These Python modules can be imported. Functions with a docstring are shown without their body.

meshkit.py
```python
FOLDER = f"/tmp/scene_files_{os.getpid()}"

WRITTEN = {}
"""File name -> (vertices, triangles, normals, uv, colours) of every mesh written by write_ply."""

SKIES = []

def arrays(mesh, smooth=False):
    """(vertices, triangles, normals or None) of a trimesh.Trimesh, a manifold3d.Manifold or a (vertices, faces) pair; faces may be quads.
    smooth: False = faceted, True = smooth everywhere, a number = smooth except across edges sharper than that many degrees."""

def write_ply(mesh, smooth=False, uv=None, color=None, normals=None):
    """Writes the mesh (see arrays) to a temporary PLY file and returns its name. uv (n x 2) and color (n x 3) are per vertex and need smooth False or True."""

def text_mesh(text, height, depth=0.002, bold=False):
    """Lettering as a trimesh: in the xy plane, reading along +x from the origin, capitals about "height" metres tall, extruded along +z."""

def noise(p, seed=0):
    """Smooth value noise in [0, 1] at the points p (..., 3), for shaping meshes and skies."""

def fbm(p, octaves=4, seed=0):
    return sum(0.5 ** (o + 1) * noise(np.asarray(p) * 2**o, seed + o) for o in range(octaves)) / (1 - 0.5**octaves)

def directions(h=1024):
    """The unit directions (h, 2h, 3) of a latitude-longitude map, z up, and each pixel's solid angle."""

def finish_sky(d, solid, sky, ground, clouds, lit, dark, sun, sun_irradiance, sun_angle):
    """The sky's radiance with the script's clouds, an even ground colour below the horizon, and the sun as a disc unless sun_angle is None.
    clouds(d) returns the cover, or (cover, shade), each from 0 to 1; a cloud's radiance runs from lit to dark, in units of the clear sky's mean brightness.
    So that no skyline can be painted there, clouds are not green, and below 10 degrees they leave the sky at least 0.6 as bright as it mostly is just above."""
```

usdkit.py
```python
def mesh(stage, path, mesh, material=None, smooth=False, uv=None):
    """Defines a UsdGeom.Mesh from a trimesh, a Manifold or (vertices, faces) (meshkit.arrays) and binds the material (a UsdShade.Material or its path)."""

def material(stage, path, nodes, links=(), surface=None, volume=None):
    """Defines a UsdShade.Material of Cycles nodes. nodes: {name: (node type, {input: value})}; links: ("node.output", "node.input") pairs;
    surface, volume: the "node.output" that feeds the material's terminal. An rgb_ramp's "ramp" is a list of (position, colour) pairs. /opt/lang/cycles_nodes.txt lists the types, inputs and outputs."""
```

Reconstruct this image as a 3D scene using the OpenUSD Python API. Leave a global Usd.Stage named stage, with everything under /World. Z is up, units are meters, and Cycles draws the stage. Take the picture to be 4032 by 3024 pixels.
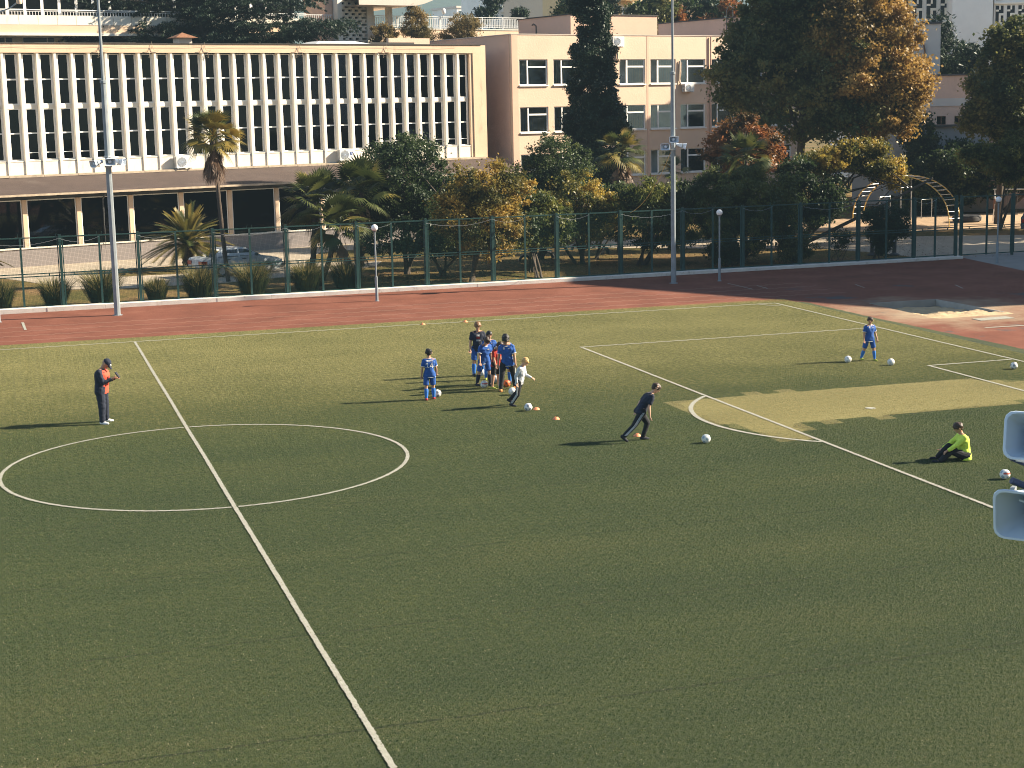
import math, random
import numpy as np, trimesh, usdkit, meshkit
import manifold3d as m3
from manifold3d import Manifold, CrossSection
from pxr import Usd, UsdGeom, UsdLux, Gf, Sdf, Vt

stage = Usd.Stage.CreateInMemory()
UsdGeom.SetStageUpAxis(stage, UsdGeom.Tokens.z); UsdGeom.SetStageMetersPerUnit(stage, 1.0)
W = UsdGeom.Xform.Define(stage, '/World'); stage.SetDefaultPrim(W.GetPrim())
UsdGeom.Scope.Define(stage, '/World/Looks')
PI = math.pi; A = np.array
# ------------------------------------------------------------------ camera, sky, sun
pan, tilt, roll = 0.29608, 0.16622, 0.021764
EYE = A([-4.0105, -37.2245, 7.8565])
fw = A([math.sin(pan)*math.cos(tilt), math.cos(pan)*math.cos(tilt), -math.sin(tilt)])
rt = A([math.cos(pan), -math.sin(pan), 0.0]); dn = np.cross(fw, rt)
r2 = math.cos(roll)*rt + math.sin(roll)*dn; d2 = -math.sin(roll)*rt + math.cos(roll)*dn
cam = UsdGeom.Camera.Define(stage, '/World/camera')
cam.CreateHorizontalApertureAttr(36.0); cam.CreateVerticalApertureAttr(27.0)
cam.CreateFocalLengthAttr(36.0*6433.74/4032)
cam.AddTransformOp().Set(Gf.Matrix4d(*[float(x) for x in (*r2, 0, *(-d2), 0, *(-fw), 0, *EYE, 1)]))
EXPOSURE = 1.62
cam.CreateExposureAttr(EXPOSURE); cam.CreateClippingRangeAttr((0.1, 20000.0))
SUN_EL, SUN_AZ = math.radians(30.0), math.atan2(0.99, -0.135)      # azimuth = atan2(x, y) towards the sun
SUN = A([math.sin(SUN_AZ)*math.cos(SUN_EL), math.cos(SUN_AZ)*math.cos(SUN_EL), math.sin(SUN_EL)])
usdkit.material(stage, '/World/Looks/sky', {
    's': ('sky_texture', {'sky_type': 'single_scattering', 'sun_disc': False, 'sun_elevation': SUN_EL, 'sun_rotation': SUN_AZ, 'aerosol_density': 0.4}),
    'b': ('background_shader', {'strength': 0.05})}, [('s.color', 'b.color')], surface='b.background')
dome = UsdLux.DomeLight.Define(stage, '/World/sky'); dome.GetPrim().SetCustomDataByKey('kind', 'structure')
usdkit.UsdShade.MaterialBindingAPI.Apply(dome.GetPrim()).Bind(usdkit.UsdShade.Material.Get(stage, '/World/Looks/sky'))
sun = UsdLux.DistantLight.Define(stage, '/World/sun')
sun.CreateIntensityAttr(1.25); sun.CreateAngleAttr(0.53); sun.CreateNormalizeAttr(True); sun.CreateColorAttr(Gf.Vec3f(1.0, 0.87, 0.68))
zax = SUN; xax = np.cross([0, 0, 1], zax); xax /= np.linalg.norm(xax); yax = np.cross(zax, xax)
sun.AddTransformOp().Set(Gf.Matrix4d(*[float(x) for x in (*xax, 0, *yax, 0, *zax, 0, 0, 0, 60, 1)]))

# ------------------------------------------------------------------ helpers: names, things, parts
USED = {}
def numbered(parent, name):
    k = (parent, name); n = USED.get(k, 0); USED[k] = n+1
    return f'{parent}/{name}' if n == 0 else f'{parent}/{name}_{n:03d}'
def tag(p, label=None, cat=None, group=None, kind=None):
    p = p.GetPrim() if hasattr(p, 'GetPrim') else p
    for k, v in (('label', label), ('category', cat), ('group', group), ('kind', kind)):
        if v: p.SetCustomDataByKey(k, v)
    return p
GROUPS = {'globe_lamp': 'globe lamps along the track', 'light_mast': 'tall masts beside the track', 'horn_loudspeaker': 'horn loudspeakers on poles and masts', 'star_ornament': 'wire stars along the parapet', 'air_conditioner': 'air conditioners on the school walls',
    'fan_palm': 'fan palms behind the fence', 'date_palm': 'date palms behind the fence', 'grass_tuft': 'ornamental grass tufts along the fence', 'half_tyre': 'half buried tyres on the lawn', 'bollard': 'dark posts by the path', 'football': 'footballs on the pitch', 'marker_cone': 'flat orange marker cones on the pitch', 'person': 'people on the pitch',
    'apartment_house': 'far apartment houses', 'lattice_tower': 'towers with lattice openings', 'tall_block': 'tall blocks beside the school', 'weeping_shrub': 'golden shrubs by the terrace', 'understorey_shrub': 'shrubs filling the row behind the fence', 'small_shrub': 'low bushes behind the fence', 'shade_tree': 'trees around the playground', 'roofline_tree': 'trees behind the roofs', 'floodlamp': 'lamps in front of the balcony and terrace',
    'lane_line': 'lane lines on the track', 'track_mark': 'short marks on the track', 'centre_circle': 'halves of the centre circle', 'hill': 'hills around the town'}
class Thing:
    def __init__(s, path, prim): s.path, s.prim = path, prim
def thing(name, label, cat, loc=(0, 0, 0), rz=0.0, group=None, kind=None, scale=None, tiltx=0.0):
    path = numbered('/World', name); x = UsdGeom.Xform.Define(stage, path)
    x.AddTranslateOp().Set(Gf.Vec3d(*map(float, loc))); x.AddRotateZOp().Set(float(rz))
    if tiltx: x.AddRotateXOp().Set(float(tiltx))
    if scale: x.AddScaleOp().Set(Gf.Vec3f(*map(float, scale)))
    tag(x, label, cat, group or GROUPS.get(name), kind); return Thing(path, x.GetPrim())
def copy(t, name, label, loc, rz=0.0, scale=None, tiltx=0.0):
    path = numbered('/World', name); x = UsdGeom.Xform.Define(stage, path)
    x.GetPrim().GetReferences().AddInternalReference(t.path); x.GetPrim().SetInstanceable(True)
    x.ClearXformOpOrder()
    x.AddTranslateOp().Set(Gf.Vec3d(*map(float, loc))); x.AddRotateZOp().Set(float(rz))
    if tiltx: x.AddRotateXOp().Set(float(tiltx))
    if scale: x.AddScaleOp().Set(Gf.Vec3f(*map(float, scale)))
    tag(x, label, None, GROUPS.get(name)); return Thing(path, x.GetPrim())
def part(parent, name, geo, mat, smooth=False, label=None, kind=None):
    pp = parent.path if isinstance(parent, Thing) else parent
    if isinstance(geo, MB): geo = geo.arr()
    path = numbered(pp, name)
    m = usdkit.mesh(stage, path, geo, LOOK(mat), smooth=smooth)
    if label or kind: tag(m, label, None, None, kind)
    return Thing(path, m.GetPrim())
def top(name, geo, mat, label, cat=None, kind=None, group=None, smooth=False):
    t = part('/World', name, geo, mat, smooth); tag(t.prim, label, cat, group or GROUPS.get(name), kind); return t

# ------------------------------------------------------------------ mesh builder
class MB:
    def __init__(s): s.v, s.f, s.n = [], [], 0
    def add(s, v, f):
        v, f = A(v, float), A(f, int)
        if f.shape[1] == 4: f = np.vstack([f[:, [0, 1, 2]], f[:, [0, 2, 3]]])
        s.v.append(v); s.f.append(f+s.n); s.n += len(v); return s
    def arr(s): return np.vstack(s.v), np.vstack(s.f)
    BF = [[0, 3, 2, 1], [4, 5, 6, 7], [0, 1, 5, 4], [1, 2, 6, 5], [2, 3, 7, 6], [3, 0, 4, 7]]
    def box(s, x0, x1, y0, y1, z0, z1, T=None):
        v = A([[x0, y0, z0], [x1, y0, z0], [x1, y1, z0], [x0, y1, z0], [x0, y0, z1], [x1, y0, z1], [x1, y1, z1], [x0, y1, z1]], float)
        return s.add(v if T is None else T(v), s.BF)
    def tube(s, pts, r, seg=8, cap=True):
        pts = A(pts, float); n = len(pts); r = np.broadcast_to(A(r, float), (n,))
        t = np.gradient(pts, axis=0); t /= np.linalg.norm(t, axis=1, keepdims=True)+1e-12
        ref = A([0, 0, 1.0]) if abs(t[0, 2]) < .9 else A([1.0, 0, 0])
        a = np.cross(t, ref); a /= np.linalg.norm(a, axis=1, keepdims=True)+1e-12; b = np.cross(t, a)
        th = np.arange(seg)/seg*2*PI
        v = (pts[:, None]+r[:, None, None]*(np.cos(th)[None, :, None]*a[:, None]+np.sin(th)[None, :, None]*b[:, None])).reshape(-1, 3)
        i = np.arange(n-1)[:, None]*seg; j = np.arange(seg)[None]; k = (j+1) % seg
        f = np.stack([i+j, i+k, i+seg+k, i+seg+j], -1).reshape(-1, 4); s.add(v, f)
        if cap:
            for e, c in ((0, pts[0]), (n-1, pts[-1])):
                ring = v[e*seg:(e+1)*seg]; vv = np.vstack([ring, c]); q = np.arange(seg)
                ff = np.stack([q, (q+1) % seg, np.full(seg, seg)], 1); s.add(vv, ff if e else ff[:, ::-1])
        return s
    def sphere(s, c, r, sub=2, sc=(1, 1, 1)):
        m = trimesh.creation.icosphere(sub, 1.0); return s.add(m.vertices*A(sc)*r+A(c), m.faces)
    def lathe(s, prof, seg=16, c=(0, 0, 0)):
        prof = A(prof, float); th = np.arange(seg)/seg*2*PI; n = len(prof)
        v = np.stack([prof[:, :1]*np.cos(th), prof[:, :1]*np.sin(th), np.repeat(prof[:, 1:], seg, 1)], -1).reshape(-1, 3)+A(c)
        i = np.arange(n-1)[:, None]*seg; j = np.arange(seg)[None]; k = (j+1) % seg
        return s.add(v, np.stack([i+j, i+k, i+seg+k, i+seg+j], -1).reshape(-1, 4))
    def poly(s, pts, z0, z1):
        m = trimesh.creation.extrude_polygon(__import__('shapely').Polygon(pts), z1-z0); return s.add(m.vertices+A([0, 0, z0]), m.faces)
def loft(loops, close=True):
    n, k = len(loops), len(loops[0]); v = np.vstack(loops); i = np.arange(n-1)[:, None]*k; j = np.arange(k)[None]; q = (j+1) % k
    return v, np.stack([i+j, i+q, i+k+q, i+k+j], -1).reshape(-1, 4)
def rrect(w, h, r, y, seg=4, cx=0, cz=0):
    out = []
    for sx, sz, a0 in ((1, 1, 0), (-1, 1, PI/2), (-1, -1, PI), (1, -1, 1.5*PI)):
        for t in np.linspace(a0, a0+PI/2, seg): out.append([cx+sx*(w/2-r)+r*math.cos(t), y, cz+sz*(h/2-r)+r*math.sin(t)])
    return A(out)
def rotz(a):
    c, s = math.cos(a), math.sin(a); return A([[c, -s, 0], [s, c, 0], [0, 0, 1]])

# ------------------------------------------------------------------ materials
MATS = {}
def LOOK(m): return MATS[m] if isinstance(m, str) else m
def M(name, col, rough=.7, var=.12, scale=1.5, bump=0.0, bscale=30, metal=0.0, spec=.4, detail=4, stretch=None, obj=False, dirt=None, island=0.0, coat=0.0):
    c = A(col, float); lo, hi = np.clip(c*(1-var), 0, 1), np.clip(c*(1+var), 0, 1)
    nodes = {'g': ('texture_coordinate', {}) if obj else ('geometry', {}), 'mp': ('mapping', {'scale': stretch or (1, 1, 1)}),
             'n': ('noise_texture', {'scale': scale, 'detail': detail, 'roughness': .6}),
             'r': ('rgb_ramp', {'ramp': [(.3, tuple(lo)), (.7, tuple(hi))]}),
             'p': ('principled_bsdf', {'roughness': rough, 'metallic': metal, 'specular_ior_level': spec, 'coat_weight': coat})}
    links = [('g.object' if obj else 'g.position', 'mp.vector'), ('mp.vector', 'n.vector'), ('n.fac', 'r.fac')]
    out = 'r.color'
    if dirt:      # (colour, scale, threshold, stretch)
        nodes['dm'] = ('mapping', {'scale': dirt[3]}); nodes['dn'] = ('noise_texture', {'scale': dirt[1], 'detail': 6, 'roughness': .65})
        nodes['dr'] = ('map_range', {'from_min': dirt[2], 'from_max': dirt[2]+.18, 'to_min': 0.0, 'to_max': 1.0, 'clamp': True}); nodes['dx'] = ('mix_color', {'b': dirt[0]})
        links += [('g.object' if obj else 'g.position', 'dm.vector'), ('dm.vector', 'dn.vector'), ('dn.fac', 'dr.value'), ('dr.result', 'dx.fac'), (out, 'dx.a')]; out = 'dx.result'
    if island:
        if not obj: pass
        else: nodes['gg'] = ('geometry', {})
        src = 'gg' if obj else 'g'
        nodes['ir'] = ('map_range', {'from_min': 0.0, 'from_max': 1.0, 'to_min': 1-island, 'to_max': 1+island}); nodes['hv'] = ('hsv', {})
        links += [(src+'.random_per_island', 'ir.value'), ('ir.result', 'hv.value'), (out, 'hv.color')]; out = 'hv.color'
    links.append((out, 'p.base_color'))
    if bump:
        nodes['bn'] = ('noise_texture', {'scale': bscale, 'detail': 5, 'roughness': .6}); nodes['b'] = ('bump', {'strength': 1.0, 'distance': bump})
        links += [('mp.vector', 'bn.vector'), ('bn.fac', 'b.height'), ('b.normal', 'p.normal')]
    MATS[name] = usdkit.material(stage, f'/World/Looks/{name}', nodes, links, surface='p.BSDF'); return MATS[name]
def LEAF(name, cols, trans=.35, scale=.7, rough=.5, spec=.35):
    n = len(cols); ramp = [(i/(max(n-1, 1)), tuple(c)) for i, c in enumerate(cols)]
    nodes = {'g': ('geometry', {}), 'n': ('noise_texture', {'scale': scale, 'detail': 2}), 'mx': ('math', {'math_type': 'multiply_add', 'value2': .55}),
             'm2': ('math', {'math_type': 'multiply_add', 'value2': 1.7, 'value3': -.62}), 'r': ('rgb_ramp', {'ramp': ramp}),
             'p': ('principled_bsdf', {'roughness': rough, 'specular_ior_level': spec}), 't': ('translucent_bsdf', {}), 'x': ('mix_closure', {'fac': trans})}
    links = [('g.position', 'n.vector'), ('n.fac', 'm2.value1'), ('g.random_per_island', 'mx.value1'), ('m2.value', 'mx.value3'), ('mx.value', 'r.fac'),
             ('r.color', 'p.base_color'), ('r.color', 't.color'), ('p.BSDF', 'x.closure1'), ('t.BSDF', 'x.closure2')]
    MATS[name] = usdkit.material(stage, f'/World/Looks/{name}', nodes, links, surface='x.closure')
def GLASS(name, tint=(.25, .3, .32), rough=.03):
    MATS[name] = usdkit.material(stage, f'/World/Looks/{name}', {'f': ('fresnel', {'IOR': 1.55}), 't': ('transparent_bsdf', {'color': tint}), 'g': ('glossy_bsdf', {'color': (.9, .95, 1), 'roughness': rough}), 'x': ('mix_closure', {})},
        [('f.fac', 'x.fac'), ('t.BSDF', 'x.closure1'), ('g.BSDF', 'x.closure2')], surface='x.closure')
M('white_plaster', (.80, .74, .63), .8, .06, .9, .004, 25, dirt=((.55, .47, .37), 1.3, .60, (1, 1, .35)))
M('peach_plaster', (.68, .50, .345), .8, .06, .6, .003, 20, dirt=((.36, .27, .20), 1.6, .61, (1.2, 1.2, .22)))
M('pink_plaster', (.66, .485, .36), .85, .06, .5, .012, 9, dirt=((.5, .34, .23), .8, .63, (1, 1, .3)))
M('pink_smooth', (.64, .42, .31), .85, .05, .5, .003, 20, dirt=((.45, .30, .22), .8, .62, (1, 1, .25)))
M('pale_wall', (.58, .50, .43), .85, .06, .5, .003, 20, dirt=((.40, .34, .30), .7, .6, (1, 1, .3)))
M('mauve_wall', (.27, .235, .22), .85, .06, .8, .003, 20, dirt=((.28, .24, .22), .9, .58, (.6, .6, .6)))
M('blue_grey_wall', (.30, .31, .31), .85, .08, .8, .003, 20)
M('canopy_roofing', (.070, .048, .040), .9, .14, .8, .01, 14, dirt=((.11, .085, .072), .6, .55, (.5, 1, 1)))
M('dark_roofing', (.07, .065, .06), .9, .2, 1.0)
M('old_wood_edge', (.46, .37, .27), .8, .25, 3, .004, 30)
M('window_frame', (.80, .79, .76), .45, .04)
M('sky_reflection_teal', (.46, .56, .60), .9, .3, .8)  # pale teal that paints sky reflection behind the wing panes
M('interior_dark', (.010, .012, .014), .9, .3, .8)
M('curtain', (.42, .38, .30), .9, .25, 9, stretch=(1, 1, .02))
M('blind', (.62, .58, .47), .9, .5, 14, stretch=(1, 1, .01))
M('metal_white', (.72, .72, .70), .4, .05)
M('metal_dark', (.06, .06, .06), .5, .2)
M('galvanised', (.42, .44, .45), .42, .10, 6, metal=.35)
M('mast_paint', (.22, .25, .27), .5, .12, 3, .002, 20)
M('fence_wire', (.012, .040, .036), 1.0, .1, 4, spec=0.0)
M('fence_green', (.016, .062, .058), .5, .15, 4)
M('kerb_paint', (.70, .66, .60), .8, .08, 2, .004, 25, dirt=((.35, .31, .27), 2.4, .58, (1, 1, 1)))
M('globe', (.85, .84, .83), .25, .02)
M('plastic_white', (.62, .71, .82), .4, .04)
M('concrete', (.33, .31, .28), .85, .14, 1.2, .004, 30)
M('bark', (.075, .058, .042), .9, .35, 6, .02, 14, stretch=(1, 1, .3))
M('palm_trunk', (.07, .052, .04), .95, .4, 12, .03, 20)
M('tyre_rubber', (.03, .03, .032), .7, .3, 6)
M('orange_cone', (.85, .30, .14), .5, .08)
M('yellow_paint', (.72, .46, .12), .5, .15, 4)
M('rust', (.22, .10, .05), .8, .4, 6)
GLASS('glass', (.16, .21, .23)); GLASS('glass_clear', (.84, .88, .9))
GLASS('glass_dark', (.06, .075, .08))
# ------------------------------------------------------------------ ground, pitch, track
from shapely.geometry import Polygon, Point, box as sbox
rng = np.random.default_rng(11)
def slab(poly, z0, z1):
    m = trimesh.creation.extrude_polygon(poly, z1-z0); return (m.vertices+A([0, 0, z0]), m.faces)
def ground_mats():
    # dry lawn / bare earth under the trees
    n = {'g': ('geometry', {}), 'a': ('noise_texture', {'scale': .22, 'detail': 5, 'roughness': .6}), 'b': ('noise_texture', {'scale': 7, 'detail': 5, 'roughness': .7}),
         'c': ('voronoi_texture', {'scale': 9, 'randomness': 1}), 'ra': ('rgb_ramp', {'ramp': [(.38, (.085, .080, .024)), (.5, (.15, .112, .042)), (.64, (.21, .135, .065))]}),
         'rb': ('rgb_ramp', {'ramp': [(.3, (.55, .55, .55)), (.7, (1.35, 1.3, 1.2))]}), 'm': ('mix_color', {'blend_type': 'multiply', 'fac': 1.0, 'use_clamp': False}),
         'lc': ('math', {'math_type': 'less_than', 'value2': .16}), 'mm': ('mix_color', {'b': (.27, .17, .075)}), 'bp': ('bump', {'distance': .04}), 'p': ('principled_bsdf', {'roughness': .95, 'specular_ior_level': .1})}
    l = [('g.position', 'a.vector'), ('g.position', 'b.vector'), ('g.position', 'c.vector'), ('a.fac', 'ra.fac'), ('b.fac', 'rb.fac'), ('ra.color', 'm.a'), ('rb.color', 'm.b'),
         ('c.distance', 'lc.value1'), ('lc.value', 'mm.fac'), ('m.result', 'mm.a'), ('mm.result', 'p.base_color'), ('b.fac', 'bp.height'), ('bp.normal', 'p.normal')]
    MATS['dry_lawn'] = usdkit.material(stage, '/World/Looks/dry_lawn', n, l, surface='p.BSDF')
    # artificial turf: olive and green with worn lengthwise rolls, pale flecks and dark seams
    def turf(name, dark, mid, pale, seams=True):
        n = {'g': ('geometry', {}), 'sep': ('separate_xyz', {}), 'a': ('noise_texture', {'scale': .35, 'detail': 6, 'roughness': .62}), 'st': ('mapping', {'scale': (.25, 1.1, 1)}),
             'b': ('noise_texture', {'scale': 11, 'detail': 6, 'roughness': .75}), 'mix': ('math', {'math_type': 'multiply_add', 'value2': .55}), 'm2': ('math', {'math_type': 'multiply_add', 'value2': .75, 'value3': -.18}),
             'r': ('rgb_ramp', {'ramp': [(.28, dark), (.5, mid), (.74, pale)]}), 'w': ('voronoi_texture', {'scale': 26}), 'wl': ('math', {'math_type': 'less_than', 'value2': .13}), 'wn': ('noise_texture', {'scale': 1.7, 'detail': 4}),
             'wt': ('map_range', {'from_min': .45, 'from_max': .62, 'clamp': True}), 'wm': ('math', {'math_type': 'multiply'}), 'fx': ('mix_color', {'b': (.27, .235, .11)}),
             'sn': ('noise_texture', {'scale': 2.2, 'detail': 4}), 'sy': ('math', {'math_type': 'multiply_add', 'value2': .12}), 's1': ('math', {'math_type': 'multiply_add', 'value2': 1/4.1, 'value3': 10.256-.015}), 's2': ('math', {'math_type': 'fraction'}),
             's3': ('math', {'math_type': 'less_than', 'value2': .016}), 'sb': ('noise_texture', {'scale': .6, 'detail': 3}), 'sg': ('math', {'math_type': 'greater_than', 'value2': .47}), 'sm': ('math', {'math_type': 'multiply'}), 'fs': ('mix_color', {'b': (.012, .018, .01)}),
             'bp': ('bump', {'distance': .05}), 'p': ('principled_bsdf', {'roughness': .8, 'specular_ior_level': .25, 'sheen_weight': .12, 'sheen_roughness': .5, 'sheen_tint': (.75, .68, .35)})}
        l = [('g.position', 'sep.vector'), ('g.position', 'st.vector'), ('st.vector', 'a.vector'), ('g.position', 'b.vector'), ('a.fac', 'm2.value1'), ('b.fac', 'mix.value1'), ('m2.value', 'mix.value3'), ('mix.value', 'r.fac'),
             ('g.position', 'w.vector'), ('w.distance', 'wl.value1'), ('g.position', 'wn.vector'), ('wn.fac', 'wt.value'), ('wl.value', 'wm.value1'), ('wt.result', 'wm.value2'), ('wm.value', 'fx.fac'), ('r.color', 'fx.a'),
             ('g.position', 'sn.vector'), ('sn.fac', 'sy.value1'), ('sep.y', 'sy.value3'), ('sy.value', 's1.value1'), ('s1.value', 's2.value1'), ('s2.value', 's3.value1'), ('g.position', 'sb.vector'), ('sb.fac', 'sg.value1'), ('s3.value', 'sm.value1'), ('sg.value', 'sm.value2'),
             ('b.fac', 'bp.height'), ('bp.normal', 'p.normal')]
        if seams: l += [('sm.value', 'fs.fac'), ('fx.result', 'fs.a'), ('fs.result', 'p.base_color')]
        else:
            for k in ('sn', 'sy', 's1', 's2', 's3', 'sb', 'sg', 'sm', 'fs'): n.pop(k)
            l = [x for x in l if x[0].split('.')[0] in n and x[1].split('.')[0] in n]+[('fx.result', 'p.base_color')]
        MATS[name] = usdkit.material(stage, f'/World/Looks/{name}', n, l, surface='p.BSDF')
    turf('turf', (.012, .028, .012), (.034, .050, .018), (.080, .078, .030))
    turf('turf_new', (.06, .065, .02), (.16, .15, .055), (.26, .235, .10), False)
    # running track, with sand trodden out of the pit
    n = {'g': ('geometry', {}), 'a': ('noise_texture', {'scale': .5, 'detail': 6, 'roughness': .65}), 'ra': ('rgb_ramp', {'ramp': [(.3, (.125, .044, .026)), (.52, (.172, .060, .036)), (.72, (.215, .084, .054))]}),
         'b': ('noise_texture', {'scale': 60, 'detail': 3}), 'd': ('vector_math', {'vector_math_type': 'distance', 'math_type': 'distance', 'vector2': (28.9, 16.9, 0)}), 'mp': ('mapping', {'scale': (1.0, .78, 0), 'location': (0, 0, 0)}),
         'nn': ('noise_texture', {'scale': .55, 'detail': 7, 'roughness': .7}), 'ad': ('math', {'math_type': 'multiply_add', 'value2': 9.0}), 'mr': ('map_range', {'from_min': 5.4, 'from_max': 9.6, 'to_min': 1.0, 'to_max': 0.0, 'clamp': True}), 'sx': ('mix_color', {'b': (.33, .25, .165)}),
         'wn': ('noise_texture', {'scale': .33, 'detail': 5, 'roughness': .6}), 'wr': ('map_range', {'from_min': .60, 'from_max': .66, 'clamp': True}), 'wd': ('map_range', {'from_min': 9.0, 'from_max': 15.0, 'to_min': 1.0, 'to_max': 0.0, 'clamp': True}), 'wm': ('math', {'math_type': 'multiply'}), 'wx': ('mix_color', {'b': (.075, .07, .072)}),
         'bp': ('bump', {'distance': .006}), 'p': ('principled_bsdf', {'roughness': .9, 'specular_ior_level': .2})}
    l = [('g.position', 'a.vector'), ('a.fac', 'ra.fac'), ('g.position', 'b.vector'), ('g.position', 'd.vector1'), ('g.position', 'nn.vector'), ('nn.fac', 'ad.value1'), ('d.value', 'ad.value3'), ('ad.value', 'mr.value'), ('mr.result', 'sx.fac'),
         ('g.position', 'wn.vector'), ('wn.fac', 'wr.value'), ('d.value', 'wd.value'), ('wr.result', 'wm.value1'), ('wd.result', 'wm.value2'), ('wm.value', 'wx.fac'), ('ra.color', 'wx.a'), ('wx.result', 'sx.a'), ('sx.result', 'p.base_color'), ('b.fac', 'bp.height'), ('bp.normal', 'p.normal')]
    n.pop('mp'); n['d'] = ('vector_math', {'math_type': 'distance', 'vector2': (29.6, 16.9, 0)})
    MATS['track'] = usdkit.material(stage, '/World/Looks/track', n, l, surface='p.BSDF')
ground_mats()
M('line_paint', (.31, .305, .255), .85, .16, 9, .01, 40)
M('lane_paint', (.36, .22, .17), .85, .3, 6)
M('pavement', (.40, .335, .25), .9, .10, .6, .004, 25, dirt=((.28, .235, .18), .5, .58, (1, 1, 1)))
M('asphalt_grey', (.25, .24, .225), .9, .12, .8, .004, 30, dirt=((.19, .185, .17), .5, .58, (1, 1, 1)))
M('sand', (.46, .34, .20), .95, .15, 3, .03, 9)
M('play_sand', (.42, .29, .175), .95, .15, 1.2, .02, 9)
M('hill_green', (.035, .055, .03), .95, .4, .02)
PIT = [(28.37, 20.15), (31.32, 20.07), (31.41, 15.43), (28.2, 15.25)]
pit = Polygon(PIT)
top('ground', slab(Polygon([(-1500, -560), (2500, -560), (2500, 2050), (-1500, 2050)], [PIT]), -.5, -.035), 'dry_lawn', 'dry yellowing lawn and bare earth under the trees behind the fence', 'ground', 'structure')
trackp = Polygon([(-60, 32.0), (-5, 32.95), (41.75, 34.55), (42.0, 34.97), (40.84, 28.05), (39.4, 16), (38, -60), (-60, -60)], [PIT])
top('running_track', slab(trackp, -.03, -.012), 'track', 'brick red rubber running track with sand trodden out around the pit', 'running track', 'structure')
turfp = Polygon([(-60, 23.2), (-4.6, 23.0), (14.4, 22.9), (24.4, 22.6), (25.7, 22.3), (26.35, 21.6), (26.3, 16.7), (26.45, 11.8), (26.6, 7.2), (26.8, -60), (-60, -60)])
def ragged(p, step=.25, amp=.025, seed=1):
    r = np.random.default_rng(seed); ring = p.exterior; n = int(ring.length/step); n = min(n, 1500)
    pts = [ring.interpolate(i/n, normalized=True) for i in range(n)]; g = Polygon([(q.x+r.normal(0, amp), q.y+r.normal(0, amp)) for q in pts]).buffer(0); return max(g.geoms, key=lambda q: q.area) if g.geom_type == 'MultiPolygon' else g
top('football_pitch', slab(ragged(turfp, .35, .02), -.03, 0.0), 'turf', 'olive green artificial turf football pitch', 'pitch', 'structure')
patch = Polygon([(13.0, 3.02), (15.5, 3.1), (18, 3.05), (21.6, 2.95), (23.4, 1.9), (23.2, -.2), (21.0, -.85), (17, -1.02), (14.35, -1.05), (14.0, -2.45), (13.75, -3.1), (13.1, -2.2), (12.72, -.9), (12.5, .6), (12.62, 2.2)])
top('turf_patch', slab(ragged(patch, .2, .07, 3), 0, .004), 'turf_new', 'paler worn turf patch inside and behind the penalty arc', 'turf patch', 'structure')

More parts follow.
